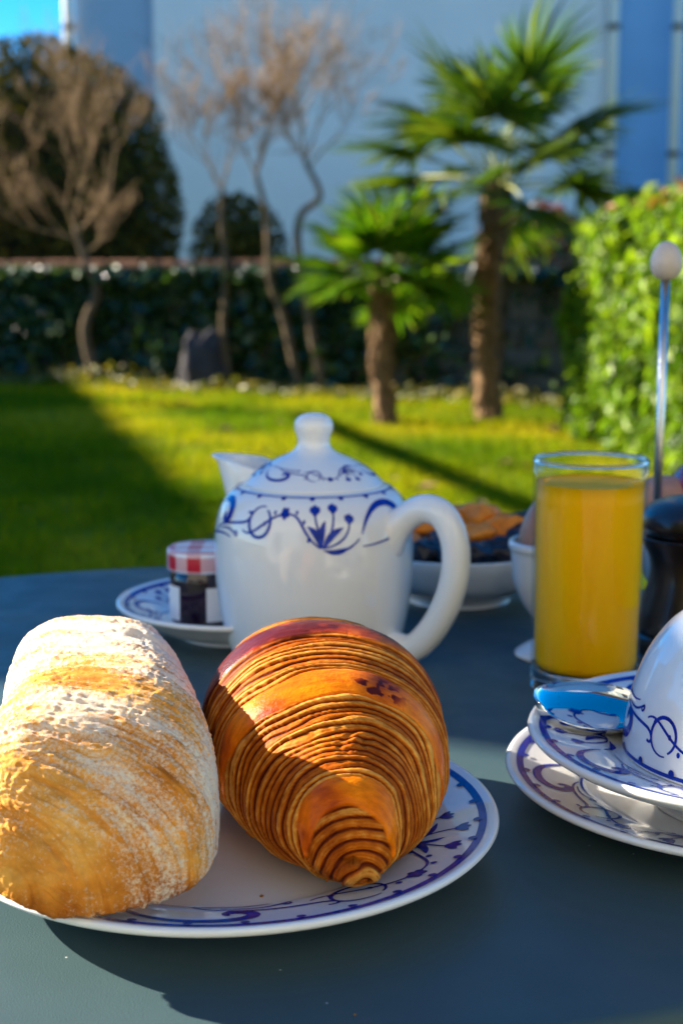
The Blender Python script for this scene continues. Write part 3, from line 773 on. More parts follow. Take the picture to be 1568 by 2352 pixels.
def motif(L):
    """one repeat of the scrolling flower border, millimetres; y = distance from the outer line"""
    k = L / 133.0; o = []
    o.append(stroke(np.vstack([bez((2, 21), (6, 11), (16, 5), (28, 6)), bez((28, 6), (38, 7), (41, 14), (36, 17))[1:], bez((36, 17), (32, 18.5), (30, 15), (32.5, 13.5))[1:]]), 0.5, 3.6, 1.2))
    o.append(stroke(bez((2, 27), (18, 27), (30, 22), (44, 25)), 0.5, 0.9, 0.5))
    o.append(stroke(np.vstack([bez((22, 24), (32, 17), (46, 18), (56, 16)), bez((56, 16), (62, 14), (61, 9), (57, 11))[1:]]), 0.6, 1.1, 1.0))
    o.append(stroke(np.vstack([bez((30, 22), (42, 19), (46, 22), (50, 24)), spiral((48.5, 22.5), 2, 0.7, 60, -150, 10)]), 0.5, 0.9, 0.8))
    o.append(stroke(spiral((68, 15), 7.5, 8.5, -60, 285, 30), 0.7, 1.3, 0.5))
    o.append(stroke(bez((55, 20), (64, 26), (74, 9), (88, 10)), 0.6, 1.0, 0.7))
    o.append(stroke(bez((88, 10), (97, 10), (96, 20), (108, 27)), 0.7, 1.0, 0.6))
    o += blossom((85, 9.5), 2.0)
    for (x, y) in ((72, 15.5), (78, 9.5), (93, 9), (98, 14), (101, 23), (61, 19.5)): o.append(dot((x, y), 0.95))
    o += [stroke(bez((108, 27), (109, 20), (105, 15), (105, 10)), 0.6, 0.8, 0.6), stroke(bez((109, 27), (115, 22), (117, 15), (117, 9)), 0.6, 0.8, 0.6), stroke(bez((110, 27), (119, 26), (126, 22), (127, 15)), 0.6, 0.8, 0.6)]
    o += tulip((105, 9), -90, 4.4) + tulip((117, 8), -85, 4.2) + tulip((127, 14), -78, 4.0)
    o += [leafs((108.5, 27.5), (100, 16), 2.6, 0.15), leafs((109, 27), (111.5, 13), 2.4, -0.1), leafs((110, 27.5), (123, 17), 2.6, -0.12), leafs((110, 28), (126, 27), 2.2, 0.1)]
    o.append(stroke(bez((110, 28), (118, 30), (126, 29), (133, 23)), 0.6, 0.9, 0.5))
    return [(np.asarray(p) * np.array([k, 1.0]), w) for p, w in o]

def paint(surf, strokes, parent, name='painted_border', off=0.00022, bandw=None):
    V = []; Fa = []
    for n_, (p, w) in enumerate(strokes):
        d = np.gradient(p, axis=0); d /= np.linalg.norm(d, axis=1)[:, None] + 1e-9
        nn = np.stack([-d[:, 1], d[:, 0]], -1); h = (w * (1.3 if n_ or w[0] != w[-1] else 1.0) / 2)[:, None]
        q1, q0, q2 = p + nn * h, p, p - nn * h
        o_ = off + n_ * 2.0e-6
        b0 = len(V); m = len(p)
        for q in (q1, q0, q2): V += surf.at(q[:, 0], q[:, 1], o_).tolist()
        for i_ in range(m - 1):
            for c_ in (0, 1): Fa.append((b0 + c_ * m + i_, b0 + c_ * m + i_ + 1, b0 + (c_ + 1) * m + i_ + 1, b0 + (c_ + 1) * m + i_))
    return np_mesh(name, V, Fa, M['cobalt'], parent, True)

def border(surf, rref, b0, direction, parent, rot=0.0, reps=4, scale=1.0, line=(0.0028, 0.0), dots=True, dstep=16.0, name='painted_border', motif_on=True):
    """band line plus repeated motif; b0 = profile length of the band, direction = which way the pattern hangs"""
    circ = 2 * math.pi * rref; L = circ / reps
    S = []
    if line[0] > 0:
        t = np.linspace(0, circ, 200); S.append((np.stack([t, np.full(200, b0)], -1), np.full(200, line[0])))
    if motif_on:
        for q in range(reps):
            for p, w in motif(L * 1000 / scale):
                p = p * 0.001 * scale
                S.append((np.stack([p[:, 0] + q * L + rot * rref, b0 + direction * (p[:, 1] + 0.0005)], -1), w * 0.001 * scale))
    if dots:
        nd = int(circ * 1000 / dstep)
        for q in range(nd):
            p, w = dot((0, 0), 1.5 * scale); S.append((p * 0.001 * np.array([1, 1]) + np.array([(q + 0.5) * circ / nd, b0 + direction * (line[0] * 0.5 + 0.0006)]), w * 0.00085))
    surf.ref = rref
    return paint(surf, S, parent, name)

def plate_prof(Rr, H, well, wz, foot, footz=0.0):
    """closed section of a plate; returns the profile and the upper face from centre to lip"""
    th = 0.0032
    under = [(0.0, footz + 0.003), (foot - 0.004, footz + 0.003), (foot - 0.002, footz), (foot + 0.002, footz), (foot + 0.004, footz + 0.004), (well + 0.006, wz - th + 0.001), (Rr * 0.9, H * 0.86 - th), (Rr - 0.0012, H - 0.0028)]
    lip = [(Rr, H - 0.0012), (Rr - 0.0008, H + 0.0002), (Rr - 0.0022, H + 0.0002)]
    top = [(Rr - 0.0045, H - 0.0009), ((Rr + well) / 2 + 0.003, wz + (H - wz) * 0.66), (well + 0.008, wz + (H - wz) * 0.38), (well + 0.003, wz + (H - wz) * 0.15), (well - 0.004, wz + 0.0002), (well * 0.5, wz), (0.0, wz)]
    face = crom([top[k] for k in range(len(top) - 1, -1, -1)], 8)
    return np.vstack([crom(under, 4), lip, face[::-1]]), face
def plate(name, label, c, z0, Rr, H, well, wz, foot, rot, reps, group=None, scale=1.0, lab_pat=True):
    e = empty(name, (c[0], c[1], z0)); tag(e, label, 'plate' if name == 'plate' else 'saucer', group)
    pr, face = plate_prof(Rr, H, well, wz, foot)
    lathe('dish', pr, M['porcelain'], e, 160)
    sf_ = Surf(face, Rr * 0.83); tot = sf_.t[-1]
    border(sf_, Rr * 0.83, tot - 0.0017, -1, e, rot, reps, scale, (0.0030, 0), True)
    return e
PL = plate('plate', 'white plate with blue flower border under the bread and croissant', (-0.0439, 0.5128), TZ, 0.1035, 0.0185, 0.064, 0.0070, 0.056, R(-114), 3)
plate('plate', 'white blue-bordered plate under the saucer and overturned cup', (0.1654, 0.5585), TZ, 0.0973, 0.0180, 0.060, 0.0070, 0.052, R(165), 4)
plate('saucer', 'white blue-bordered saucer carrying the overturned cup and spoon', (0.168, 0.548), TZ + 0.0075, 0.0923, 0.0295, 0.055, 0.0190, 0.040, R(95), 4)
plate('saucer', 'white blue-bordered saucer under the small jam jar', (-0.0622, 0.8477), TZ, 0.0752, 0.022, 0.046, 0.0085, 0.036, R(160), 4, None, 0.9)

# ------------------------------------------------------------------ ciabatta roll
def superell(a, e): return np.sign(a) * np.abs(a) ** e
NU, NV = 560, 420
t = np.linspace(0, 1, NU); th = np.arange(NV) * 2 * math.pi / NV
y0, y1 = 0.411, 0.632
u = t * 2 - 1; uu = np.sin(u * math.pi / 2)
endp = np.clip(1 - np.abs(uu) ** np.where(uu < 0, 11.0, 5.5), 0, 1) ** 0.36
Yc = y0 + (y1 - y0) * (uu + 1) / 2
f = (uu + 1) / 2
Xc = np.interp(f, [0, 0.3, 0.7, 1], [-0.0765, -0.0850, -0.1015, -0.1085])
hw = endp * np.interp(f, [0, 0.2, 0.5, 0.75, 1], [0.0385, 0.0400, 0.0385, 0.0355, 0.0335])
ht = np.clip(1 - np.abs(uu) ** np.where(uu < 0, 4.6, 5.0), 0, 1) ** 0.5 * np.interp(f, [0, 0.15, 0.30, 0.5, 0.62, 0.8, 0.92, 1], [0.054, 0.061, 0.0645, 0.0615, 0.0645, 0.0600, 0.0610, 0.057])
zb = TZ + np.interp(f, [0, 0.12, 0.35, 0.8, 1], [0.0215, 0.0205, 0.0175, 0.0165, 0.018])
ca, sa = np.cos(th), np.sin(th)
Xs = Xc[:, None] + hw[:, None] * superell(ca, 0.66)
zs = superell(sa, 0.62)
Zs = zb[:, None] + np.where(zs > 0, ht[:, None] * (0.30 + 0.70 * zs), ht[:, None] * (0.30 + 0.28 * zs))
Zs = np.where(endp[:, None] < 1e-3, zb[:, None] + ht[:, None] * 0.3, Zs)
Ys = np.repeat(Yc[:, None], NV, 1) + 0.17 * (Xs - Xc[:, None]) * ((1 - f) ** 1.6)[:, None] + 0.006 * ((1 - f) ** 2)[:, None]
S = np.stack([Xs, Ys, Zs], -1)
def gridnorm(S):
    du = np.gradient(S, axis=0); dv = (np.roll(S, -1, 1) - np.roll(S, 1, 1)) / 2
    n = np.cross(dv, du); n /= np.linalg.norm(n, axis=2)[..., None] + 1e-12
    return n
N = gridnorm(S)
cen = np.stack([Xc, Yc, zb + ht * 0.4], -1)[:, None, :]
if ((S - cen) * N).sum() < 0: N = -N
q = S * np.array([1, 1, 1.0])
skew = S[..., 1] + 0.25 * (S[..., 0] + 0.09)          # wrinkles run across, a little slanted
d1 = pn(S * 15) * 0.0022
wr = fbm(np.stack([S[..., 0] * 20, skew * 230, S[..., 2] * 20], -1), 4, 0.55)
d2 = -np.abs(wr) * 0.0013 * (0.5 + 0.8 * np.clip(fbm(S * 18 + 3, 2) + 0.4, 0, 1))
fold = 0
for (yc_, wd_, dp_) in ((0.503, 0.0085, 0.0068), (0.594, 0.007, 0.0055), (0.547, 0.004, 0.0022)):
    fold = fold - dp_ * np.exp(-((skew + 0.004 * fbm(S * 40, 2) - yc_) / wd_) ** 2)
d3 = fbm(S * 420, 3) * 0.00018 - np.abs(fbm(np.stack([S[..., 0] * 16, skew * 330, S[..., 2] * 16], -1), 3)) * 0.0007
tipb = np.exp(-(((S[..., 0] + 0.088) / 0.012) ** 2 + ((S[..., 1] - 0.408) / 0.010) ** 2)) * 0.004
rough_ = np.abs(fbm(S * 150 + 2 * pn(S * 60)[..., None], 3))
D = d1 + d2 + fold + d3 + tipb - 0.0007 * rough_
S2 = S + N * D[..., None]
fl = 0.62 + 0.36 * fbm(np.stack([S[..., 0] * 14, skew * 90, S[..., 2] * 14], -1) + 3.7, 4, 0.65) + 0.24 * pn(S * 24 + 8) + 0.19 * np.clip((S[..., 1] - 0.495) / 0.06, -0.5, 1) + 0.16 * np.clip((S[..., 0] - Xc[:, None]) / 0.04, 0, 1) + 0.9 * np.clip(-fold / 0.003, 0, 1) * 0.25
fl += 0.40 * np.exp(-(((S[..., 0] + 0.040) / 0.007) ** 2 + ((S[..., 1] - 0.447) / 0.010) ** 2))
fl += 0.4 * np.exp(-(((S[..., 0] + 0.085) / 0.014) ** 2 + ((S[..., 1] - 0.406) / 0.006) ** 2))
fl = np.clip(fl + 6 * np.clip(d2 + 0.0008, -0.05, 0) * 40, 0, 1)
crease = np.exp(-(fbm(np.stack([S[..., 0] * 16, skew * 330, S[..., 2] * 16], -1), 3) / 0.07) ** 2)
fl = np.clip(fl - 0.20 * crease, 0, 1)
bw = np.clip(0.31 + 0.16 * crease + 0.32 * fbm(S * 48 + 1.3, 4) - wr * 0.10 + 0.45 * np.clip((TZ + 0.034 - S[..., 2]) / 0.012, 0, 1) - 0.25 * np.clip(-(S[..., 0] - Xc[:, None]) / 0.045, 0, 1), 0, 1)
i_ = np.arange(NU - 1)[:, None]; k_ = np.arange(NV)[None, :]; m_ = (k_ + 1) % NV
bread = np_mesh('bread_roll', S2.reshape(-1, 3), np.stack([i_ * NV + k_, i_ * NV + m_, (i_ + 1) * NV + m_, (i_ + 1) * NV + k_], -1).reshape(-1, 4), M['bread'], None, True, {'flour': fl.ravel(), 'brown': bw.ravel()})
tag(bread, 'floury golden ciabatta roll lying across the left of the plate', 'bread roll')

# ------------------------------------------------------------------ croissant
C = np.array([  # y, half width, top, bottom (heights above the table top)
    (.4412, .0001, .0296, .0295), (.4420, .0070, .0360, .0228), (.4450, .0116, .0412, .0195), (.4520, .0163, .0484, .0172), (.4615, .0225, .0540, .0145),
    (.4730, .0288, .0594, .0115), (.4855, .0346, .0655, .0090), (.5000, .0408, .0718, .0075), (.5150, .0450, .0768, .0070), (.5300, .0465, .0800, .0070),
    (.5450, .0465, .0806, .0070), (.5600, .0445, .0785, .0072), (.5800, .0395, .0745, .0080), (.6000, .0310, .0630, .0105), (.6150, .0220, .0500, .0130), (.6250, .0120, .0400, .0180), (.6280, .0010, .0310, .0290)])
Cd = crom(C, 40)
arc = np.concatenate([[0], np.cumsum(np.hypot(np.diff(Cd[:, 0]), np.diff(Cd[:, 2])))])
NU, NV = 560, 420
s_ = np.linspace(0, arc[-1], NU)
yy, hw, zt, zb = (np.interp(s_, arc, Cd[:, k]) for k in range(4))
th = np.arange(NV) * 2 * math.pi / NV
ca, sa = np.cos(th), np.sin(th)
xc = np.interp(yy, [.4365, .47, .53, .58, .63], [.0045, .0000, -.0068, -.012, -.030])
zc = zb + (zt - zb) * 0.40
X = xc[:, None] + hw[:, None] * superell(ca, 0.90)
Zp = superell(sa, 0.92)
Z = TZ + zc[:, None] + np.where(Zp > 0, (zt - zc)[:, None] * Zp, (zc - zb)[:, None] * Zp)
Y = np.repeat(yy[:, None], NV, 1) - 0.006 * np.clip(1 - hw / 0.02, 0, 1)[:, None] * np.clip(-sa, 0, 1)
S = np.stack([X, Y, Z], -1)
N = gridnorm(S)
cen = np.stack([xc, yy, TZ + zc], -1)[:, None, :]
if ((S - cen) * N).sum() < 0: N = -N
thn = np.stack([np.broadcast_to(ca * 1.3, (NU, NV)), np.broadcast_to(sa * 1.3, (NU, NV)), np.broadcast_to((s_ * 18)[:, None], (NU, NV))], -1)
top = np.clip(sa, -1, 1)[None, :]
calm = np.clip(hw / 0.03, 0, 1)[:, None]
sp_ = s_[:, None] + calm * (0.0030 * fbm(thn * 0.7, 2) + 0.00016 * pn(thn * np.array([6, 6, 9]))) + 0.003 * (1 - top)
zones = [(0, .013, 0, 4), (.0150, .0275, 1, 0), (.0275, .0665, 0, 8), (.0665, .0815, 1, 0), (.0815, .1085, 0, 6), (.1085, .136, 1, 0), (.136, .158, 0, 5), (.158, .176, 1, 0), (.176, .206, 0, 7), (.206, .215, 1, 0), (.215, .4, 0, 30)]
ridge = np.zeros((NU, NV)); strip = np.zeros((NU, NV)); disp = np.zeros((NU, NV))
wside = (0.30 + 0.70 * np.clip(top * 1.1 + 0.25, 0, 1)) * (1 + 0.35 * pn(thn * np.array([1.6, 1.6, 0.5]) + 4)) * np.clip((top + 0.30) / 0.5, 0.02, 1)       # glazed strips narrow towards the sides
for (z0, z1, kind, n_) in zones:
    if kind == 1:
        mid = (z0 + z1) / 2; h = (z1 - z0) / 2 * wside
        tt = np.clip(1 - np.abs(sp_ - mid) / h, 0, 1)
        inn = np.clip(tt * 7, 0, 1); inn = inn * inn * (3 - 2 * inn)
        strip = np.maximum(strip, inn); disp = np.maximum(disp, inn * (0.0011 + 0.0007 * np.sin(np.clip(tt, 0, 1) * math.pi / 2)))
pitch = 0.0031
ph = sp_ / pitch + calm * 0.55 * fbm(thn * np.array([0.6, 0.6, 7]) + 7, 2)
cap_ = np.clip((0.023 - s_) / 0.004, 0, 1)[:, None]
ph = ph * (1 - cap_) + cap_ * (np.sqrt((X - 0.0065) ** 2 + (Z - TZ - 0.0215) ** 2 + 0.6 * (Y - 0.4415) ** 2) / 0.0034 + 0.25 * pn(S * 70))
ph = ph + calm * (1 - cap_) * 0.42 * pn(np.stack([sp_ * 150, sp_ * 0 + 3.3, top * 0.35 + sp_ * 0], -1))
lay = np.floor(ph).astype(int); lrnd = np.random.default_rng(12).random(400)[np.clip(lay, 0, 399)]
saw = ph - np.floor(ph)                                   # layers overlap like shingles towards the tip
frac = np.where(saw < 0.13, saw / 0.13, np.where(saw < 0.55, 1.0, 1 - 0.85 * (saw - 0.55) / 0.45))
frac = np.clip(frac, 0, 1); frac = frac * frac * (3 - 2 * frac)
amp = (0.55 + 0.75 * lrnd) * np.clip(0.85 + 0.5 * fbm(thn * np.array([1.1, 1.1, 6]) + 2.2, 1), 0.35, 1.3)
rdg = frac
fine = np.abs(np.sin(math.pi * ph * 3.0 + 1.1 + 1.2 * pn(thn * 1.5))) ** 0.6
ridge = np.clip(rdg * (0.60 + 0.48 * lrnd) - 0.26 * (1 - fine), 0, 1)
disp = np.where(strip > 0, disp * strip, 0) + (1 - strip) * (0.0015 * ridge * amp - 0.0001)
flake = np.clip(fbm(S * 330, 3), -1, 1)
disp = (disp + 0.00012 * flake * (1 - strip * 0.7) + 0.0007 * pn(S * 40)) * np.clip((s_ - 0.0015) / 0.003, 0, 1)[:, None]
blister = np.exp(-(((S[..., 0] - 0.004) / 0.006) ** 2 + ((S[..., 1] - 0.470) / 0.006) ** 2 + ((S[..., 2] - TZ - 0.06) / 0.012) ** 2))
disp = disp + 0.0014 * blister * fbm(S * 260 + 9, 2)
S2 = S + N * disp[..., None]
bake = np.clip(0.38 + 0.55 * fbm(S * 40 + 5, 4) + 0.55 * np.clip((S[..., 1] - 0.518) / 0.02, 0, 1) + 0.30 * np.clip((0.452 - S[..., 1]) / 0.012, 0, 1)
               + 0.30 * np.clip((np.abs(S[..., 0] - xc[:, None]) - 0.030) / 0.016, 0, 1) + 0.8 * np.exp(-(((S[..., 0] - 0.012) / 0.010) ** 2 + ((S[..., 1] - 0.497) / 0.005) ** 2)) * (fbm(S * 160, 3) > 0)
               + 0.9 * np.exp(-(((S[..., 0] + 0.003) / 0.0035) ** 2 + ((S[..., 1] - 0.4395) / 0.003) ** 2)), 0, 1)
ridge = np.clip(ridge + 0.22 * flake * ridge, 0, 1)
i_ = np.arange(NU - 1)[:, None]; k_ = np.arange(NV)[None, :]; m_ = (k_ + 1) % NV
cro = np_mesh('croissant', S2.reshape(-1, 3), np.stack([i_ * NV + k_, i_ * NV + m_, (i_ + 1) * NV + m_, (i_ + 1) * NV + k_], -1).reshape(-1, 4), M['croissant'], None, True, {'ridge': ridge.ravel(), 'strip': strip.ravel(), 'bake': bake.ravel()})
tag(cro, 'glossy brown layered croissant with its tip pointing off the plate', 'croissant')

# ------------------------------------------------------------------ teapot
HA = R(-90 + 57)                                   # direction of the handle
tp = empty('teapot', (-0.0158, 0.802, TZ))
tag(tp, 'white porcelain teapot with blue flower pattern and lid', 'teapot')
body = crom([(0.0, 0.004), (0.038, 0.004), (0.043, 0.0), (0.0475, 0.002), (0.0515, 0.012), (0.0552, 0.030), (0.0571, 0.050), (0.0572, 0.066), (0.0562, 0.077), (0.0538, 0.0862), (0.0496, 0.0932), (0.0450, 0.0974), (0.0408, 0.0992), (0.0380, 0.0990), (0.0372, 0.0965)], 8)
lathe('body', body, M['porcelain'], tp, 128)
lidp = crom([(0.0392, 0.0992), (0.0397, 0.1006), (0.0385, 0.1018), (0.0350, 0.1052), (0.0290, 0.1098), (0.0210, 0.1142), (0.0140, 0.1172), (0.0104, 0.1200), (0.0090, 0.1235), (0.0096, 0.1272), (0.0110, 0.1310), (0.0107, 0.1350), (0.0082, 0.1382), (0.0042, 0.1398), (0.0, 0.1402)], 7)
lid = lathe('lid', lidp, M['porcelain'], tp, 112)
# handle and spout lie in one vertical plane
hx, hy = math.cos(HA), math.sin(HA)
hp = crom([(0.047, 0.0725), (0.060, 0.0845), (0.0725, 0.0915), (0.0845, 0.0885), (0.0918, 0.0750), (0.0922, 0.0570), (0.0868, 0.0390), (0.0775, 0.0230), (0.0660, 0.0120), (0.0500, 0.0095)], 7)
mb = MB(); nh_ = len(hp)
rad = [0.0079 + 0.0065 * max(0, 1 - k / 9) ** 2 + 0.004 * max(0, 1 - (nh_ - 1 - k) / 8) ** 2 for k in range(nh_)]
mb.tube([(r_ * hx, r_ * hy, z) for r_, z in hp], rad, 20)
mb.build('handle', M['porcelain'], tp)
# jug-like spout: open beak made of cross sections
sec = []
for k, (r_, z, wd_, dp_) in enumerate([(0.040, 0.060, 0.004, 0.004), (0.0475, 0.068, 0.012, 0.010), (0.0535, 0.080, 0.0165, 0.015), (0.0575, 0.092, 0.0165, 0.017), (0.0605, 0.100, 0.0165, 0.020), (0.0635, 0.1065, 0.0160, 0.023), (0.0680, 0.1100, 0.0150, 0.0255)]):
    sec.append((r_, z, wd_, dp_))
seg = 24; V = []; Fa = []
sec = crom(sec, 5)
for r_, z, wd_, dp_ in sec:
    for q in range(seg):
        a = 2 * math.pi * q / seg
        lr, lw = math.cos(a) * dp_, math.sin(a) * wd_ * (1 - 0.15 * max(0, math.cos(a)))
        zz_ = z - max(0, -math.cos(a)) * 0.004
        V.append((-(r_ - dp_ + lr + 0.004) * hx - lw * hy, -(r_ - dp_ + lr + 0.004) * hy + lw * hx, zz_ + 0.002 * math.cos(a)))
ns = len(sec)
inner0 = len(V)
for r_, z, wd_, dp_ in sec[::-1]:
    for q in range(seg):
        a = 2 * math.pi * q / seg; dq, wq = max(0.001, dp_ - 0.0028), max(0.001, wd_ - 0.0028)
        lr, lw = math.cos(a) * dq, math.sin(a) * wq * (1 - 0.15 * max(0, math.cos(a)))
        zz_ = z - max(0, -math.cos(a)) * 0.004
        V.append((-(r_ - dp_ + lr + 0.004) * hx - lw * hy, -(r_ - dp_ + lr + 0.004) * hy + lw * hx, zz_ + 0.002 * math.cos(a)))
for k in range(2 * ns - 1):
    for q in range(seg):
        m = (q + 1) % seg; Fa.append((k * seg + q, k * seg + m, (k + 1) * seg + m, (k + 1) * seg + q))
np_mesh('spout', V, Fa, M['porcelain'], tp)
bsurf = Surf(body[::-1], 0.052); bsurf.sign = 1
# start of the pattern: the shoulder line just outside the lid
i0 = int(np.argmin(np.hypot(bsurf.p[:, 0] - 0.0438, bsurf.p[:, 1] - 0.0980)))
border(bsurf, 0.0500, bsurf.t[i0], 1, tp, R(-183), 3, 1.08, (0.0011, 0), True, 17.0, 'painted_shoulder')
lsurf = Surf(lidp, 0.030); lsurf.sign = -1
border(lsurf, 0.0310, 0.0048, 1, lid, R(-150), 3, 0.50, (0.0, 0), False, 14.0, 'painted_lid')

# ------------------------------------------------------------------ overturned cup on its saucer
cup = empty('cup', (0.168, 0.548, TZ + 0.0270))
tag(cup, 'white cup turned upside down on the saucer, blue border at its rim', 'cup')
cprof = crom([(0.0495, 0.0008), (0.0522, 0.0), (0.0535, 0.0012), (0.0533, 0.006), (0.0526, 0.014), (0.0502, 0.026), (0.0450, 0.040), (0.0375, 0.0515), (0.0300, 0.0580), (0.0262, 0.0600), (0.0256, 0.0640), (0.0240, 0.0655), (0.0222, 0.0640), (0.0215, 0.0610), (0.0, 0.0605)], 7)
inn = crom([(0.0, 0.0565), (0.0250, 0.0550), (0.0350, 0.0490), (0.0430, 0.0375), (0.0480, 0.024), (0.0500, 0.010), (0.0495, 0.0008)], 6)
lathe('bowl', np.vstack([inn, cprof[1:]]), M['porcelain'], cup, 128)
csurf = Surf(cprof, 0.0530); csurf.sign = -1
i0 = int(np.argmin(np.hypot(csurf.p[:, 0] - 0.0536, csurf.p[:, 1] - 0.0022)))
border(csurf, 0.0530, csurf.t[i0], 1, cup, R(150), 3, 0.92, (0.0016, 0), True, 17.0)
ch = MB(); hp = crom([(0.052, 0.046), (0.064, 0.050), (0.078, 0.044), (0.082, 0.030), (0.074, 0.016), (0.060, 0.010), (0.0515, 0.012)], 6)
ch.tube([(0, 0, 0)] * 0 + [(r_ * math.cos(R(20)), r_ * math.sin(R(20)), z) for r_, z in hp], 0.0055, 14); ch.build('handle', M['porcelain'], cup)

# spoon -------------------------------------------------------------------
sp0 = np.array([0.0828, 0.5675]); sdir = np.array([0.94, 0.34]); sdir /= np.linalg.norm(sdir); sper = np.array([-sdir[1], sdir[0]])
so = empty('spoon', (sp0[0], sp0[1], TZ + 0.0405), math.atan2(sdir[1], sdir[0]))
so.rotation_euler = (R(13), 0, math.atan2(sdir[1], sdir[0]))
tag(so, 'polished steel spoon resting on the saucer beside the cup', 'spoon')
NU2, NV2 = 36, 24
V = []; Fa = []
Lb, Wb, Db = 0.053, 0.0205, 0.0100
for side_ in (0, 1):
    for a_ in range(NU2 + 1):
        tt = a_ / NU2; xx = Lb * (1 - math.cos(tt * math.pi)) / 2
        w_ = Wb * (math.sin(tt * math.pi) ** 0.75) * (1.08 - 0.22 * tt) + 0.0001
        for b_ in range(NV2 + 1):
            vv = -1 + 2 * b_ / NV2
            zz_ = -Db * (1 - vv * vv) ** 0.85 * math.sin(min(1, tt * 1.02) * math.pi) ** 0.6 - side_ * 0.0011 - 0.004 * tt + 0.002 * (1 - tt) ** 2
            V.append((xx, vv * w_, zz_))
st1 = (NU2 + 1) * (NV2 + 1)
for side_ in (0, 1):
    for a_ in range(NU2):
        for b_ in range(NV2):
            p = side_ * st1 + a_ * (NV2 + 1) + b_
            Fa.append((p, p + 1, p + NV2 + 2, p + NV2 + 1) if side_ == 0 else (p, p + NV2 + 1, p + NV2 + 2, p + 1))
for a_ in range(NU2):
    for b_ in (0, NV2):
        p = a_ * (NV2 + 1) + b_; q_ = p + NV2 + 1
        Fa.append((p, q_, q_ + st1, p + st1))
np_mesh('bowl', V, Fa, M['steel'], so)
mb = MB(); mb.tube([(0.0455, 0, -0.0045), (0.054, 0, -0.002), (0.070, 0, 0.004), (0.095, 0, 0.006), (0.128, 0, 0.002)], [0.0035, 0.0028, 0.003, 0.004, 0.0055], 12, True, 0.45)
mb.build('handle', M['steel'], so)

# ------------------------------------------------------------------ glass of orange juice
gl = empty('juice_glass', (0.1292, 0.728, TZ))
tag(gl, 'tall straight glass of orange juice with thick clear base', 'glass')
GH = 0.1232
rw = lambda z: 0.0284 + 0.0014 * z / GH
lathe('tumbler', [(rw(0.0132), 0.0132)] + [(rw(z), z) for z in np.linspace(0.02, GH - 0.0008, 12)] + [(rw(z) - 0.0017, z) for z in np.linspace(GH - 0.0008, 0.02, 12)] + [(rw(0.0132) - 0.0017, 0.0132)], M['thin_glass'], gl, 128)
lathe('thick_base', crom([(0.0, 0.0006), (0.024, 0.0006), (0.0268, 0.0), (0.0280, 0.0012), (0.0284, 0.005), (0.02855, 0.0130), (0.0266, 0.0128), (0.0240, 0.0122), (0.015, 0.0119), (0.0, 0.0118)], 5), M['glass'], gl, 128)
lathe('rim', [(0.02905 + 0.00085 * math.cos(t), GH - 0.0002 + 0.0011 * math.sin(t)) for t in np.linspace(0, 2 * math.pi, 17)], M['glass'], gl, 128)
jr = lambda z: rw(z) - 0.0018
jp = [(0.0, 0.0121), (0.015, 0.0122), (0.0235, 0.0126), (0.0260, 0.0142), (jr(0.0165), 0.0175)] + [(jr(z), z) for z in np.linspace(0.021, 0.1118, 10)] + [(jr(0.1118) - 0.0007, 0.1110), (0.0255, 0.1106), (0.0, 0.1105)]
jo = lathe('orange_juice', jp, M['juice'], gl, 128)
mb = MB()
for k in range(46):
    a = random.random() * 6.283; r_ = 0.0262 * (0.86 + 0.14 * random.random()); s0 = random.uniform(0.0003, 0.0008)
    c_ = Vector((r_ * math.cos(a), r_ * math.sin(a), 0.1107))
    mb.tube([c_ - Vector((0, 0, s0)), c_ - Vector((0, 0, s0 * .3)), c_ + Vector((0, 0, s0 * .6)), c_ + Vector((0, 0, s0))], [s0 * .3, s0, s0 * .8, s0 * .2], 8)
mb.build('froth', M['juice'], gl)

# ------------------------------------------------------------------ egg cups and eggs
def egg_cup(loc, label, elabel=None):
    e = empty('egg_cup', (*loc, TZ)); tag(e, label, 'egg cup')
    pr = crom([(0.0, 0.003), (0.019, 0.002), (0.0225, 0.0), (0.0230, 0.0018), (0.0190, 0.0050), (0.0110, 0.0100), (0.0090, 0.0155), (0.0125, 0.0215), (0.0195, 0.0310), (0.0245, 0.0430), (0.0262, 0.0560), (0.0268, 0.0615), (0.0280, 0.0640), (0.0280, 0.0665), (0.0268, 0.0678), (0.0250, 0.0665), (0.0240, 0.0540), (0.0200, 0.0380), (0.0100, 0.0260), (0.0, 0.0240)], 6)
    lathe('cup', pr, M['porcelain'], e, 80)
    if not elabel: return
    t_ = np.linspace(0, math.pi, 40)
    pe = np.stack([0.0222 * np.sin(t_) * (1 - 0.10 * np.cos(math.pi - t_)), 0.030 * (1 - np.cos(t_)) ], -1)
    g = lathe('egg', pe, M['egg'], None, 64, loc=(loc[0], loc[1], TZ + 0.0375)); tag(g, elabel, 'egg')
egg_cup((0.1235, 0.795), 'white porcelain egg cup standing behind the glass of juice', 'brown boiled egg in the egg cup behind the glass')
egg_cup((0.172, 0.905), 'empty white porcelain egg cup standing behind the pepper mill')

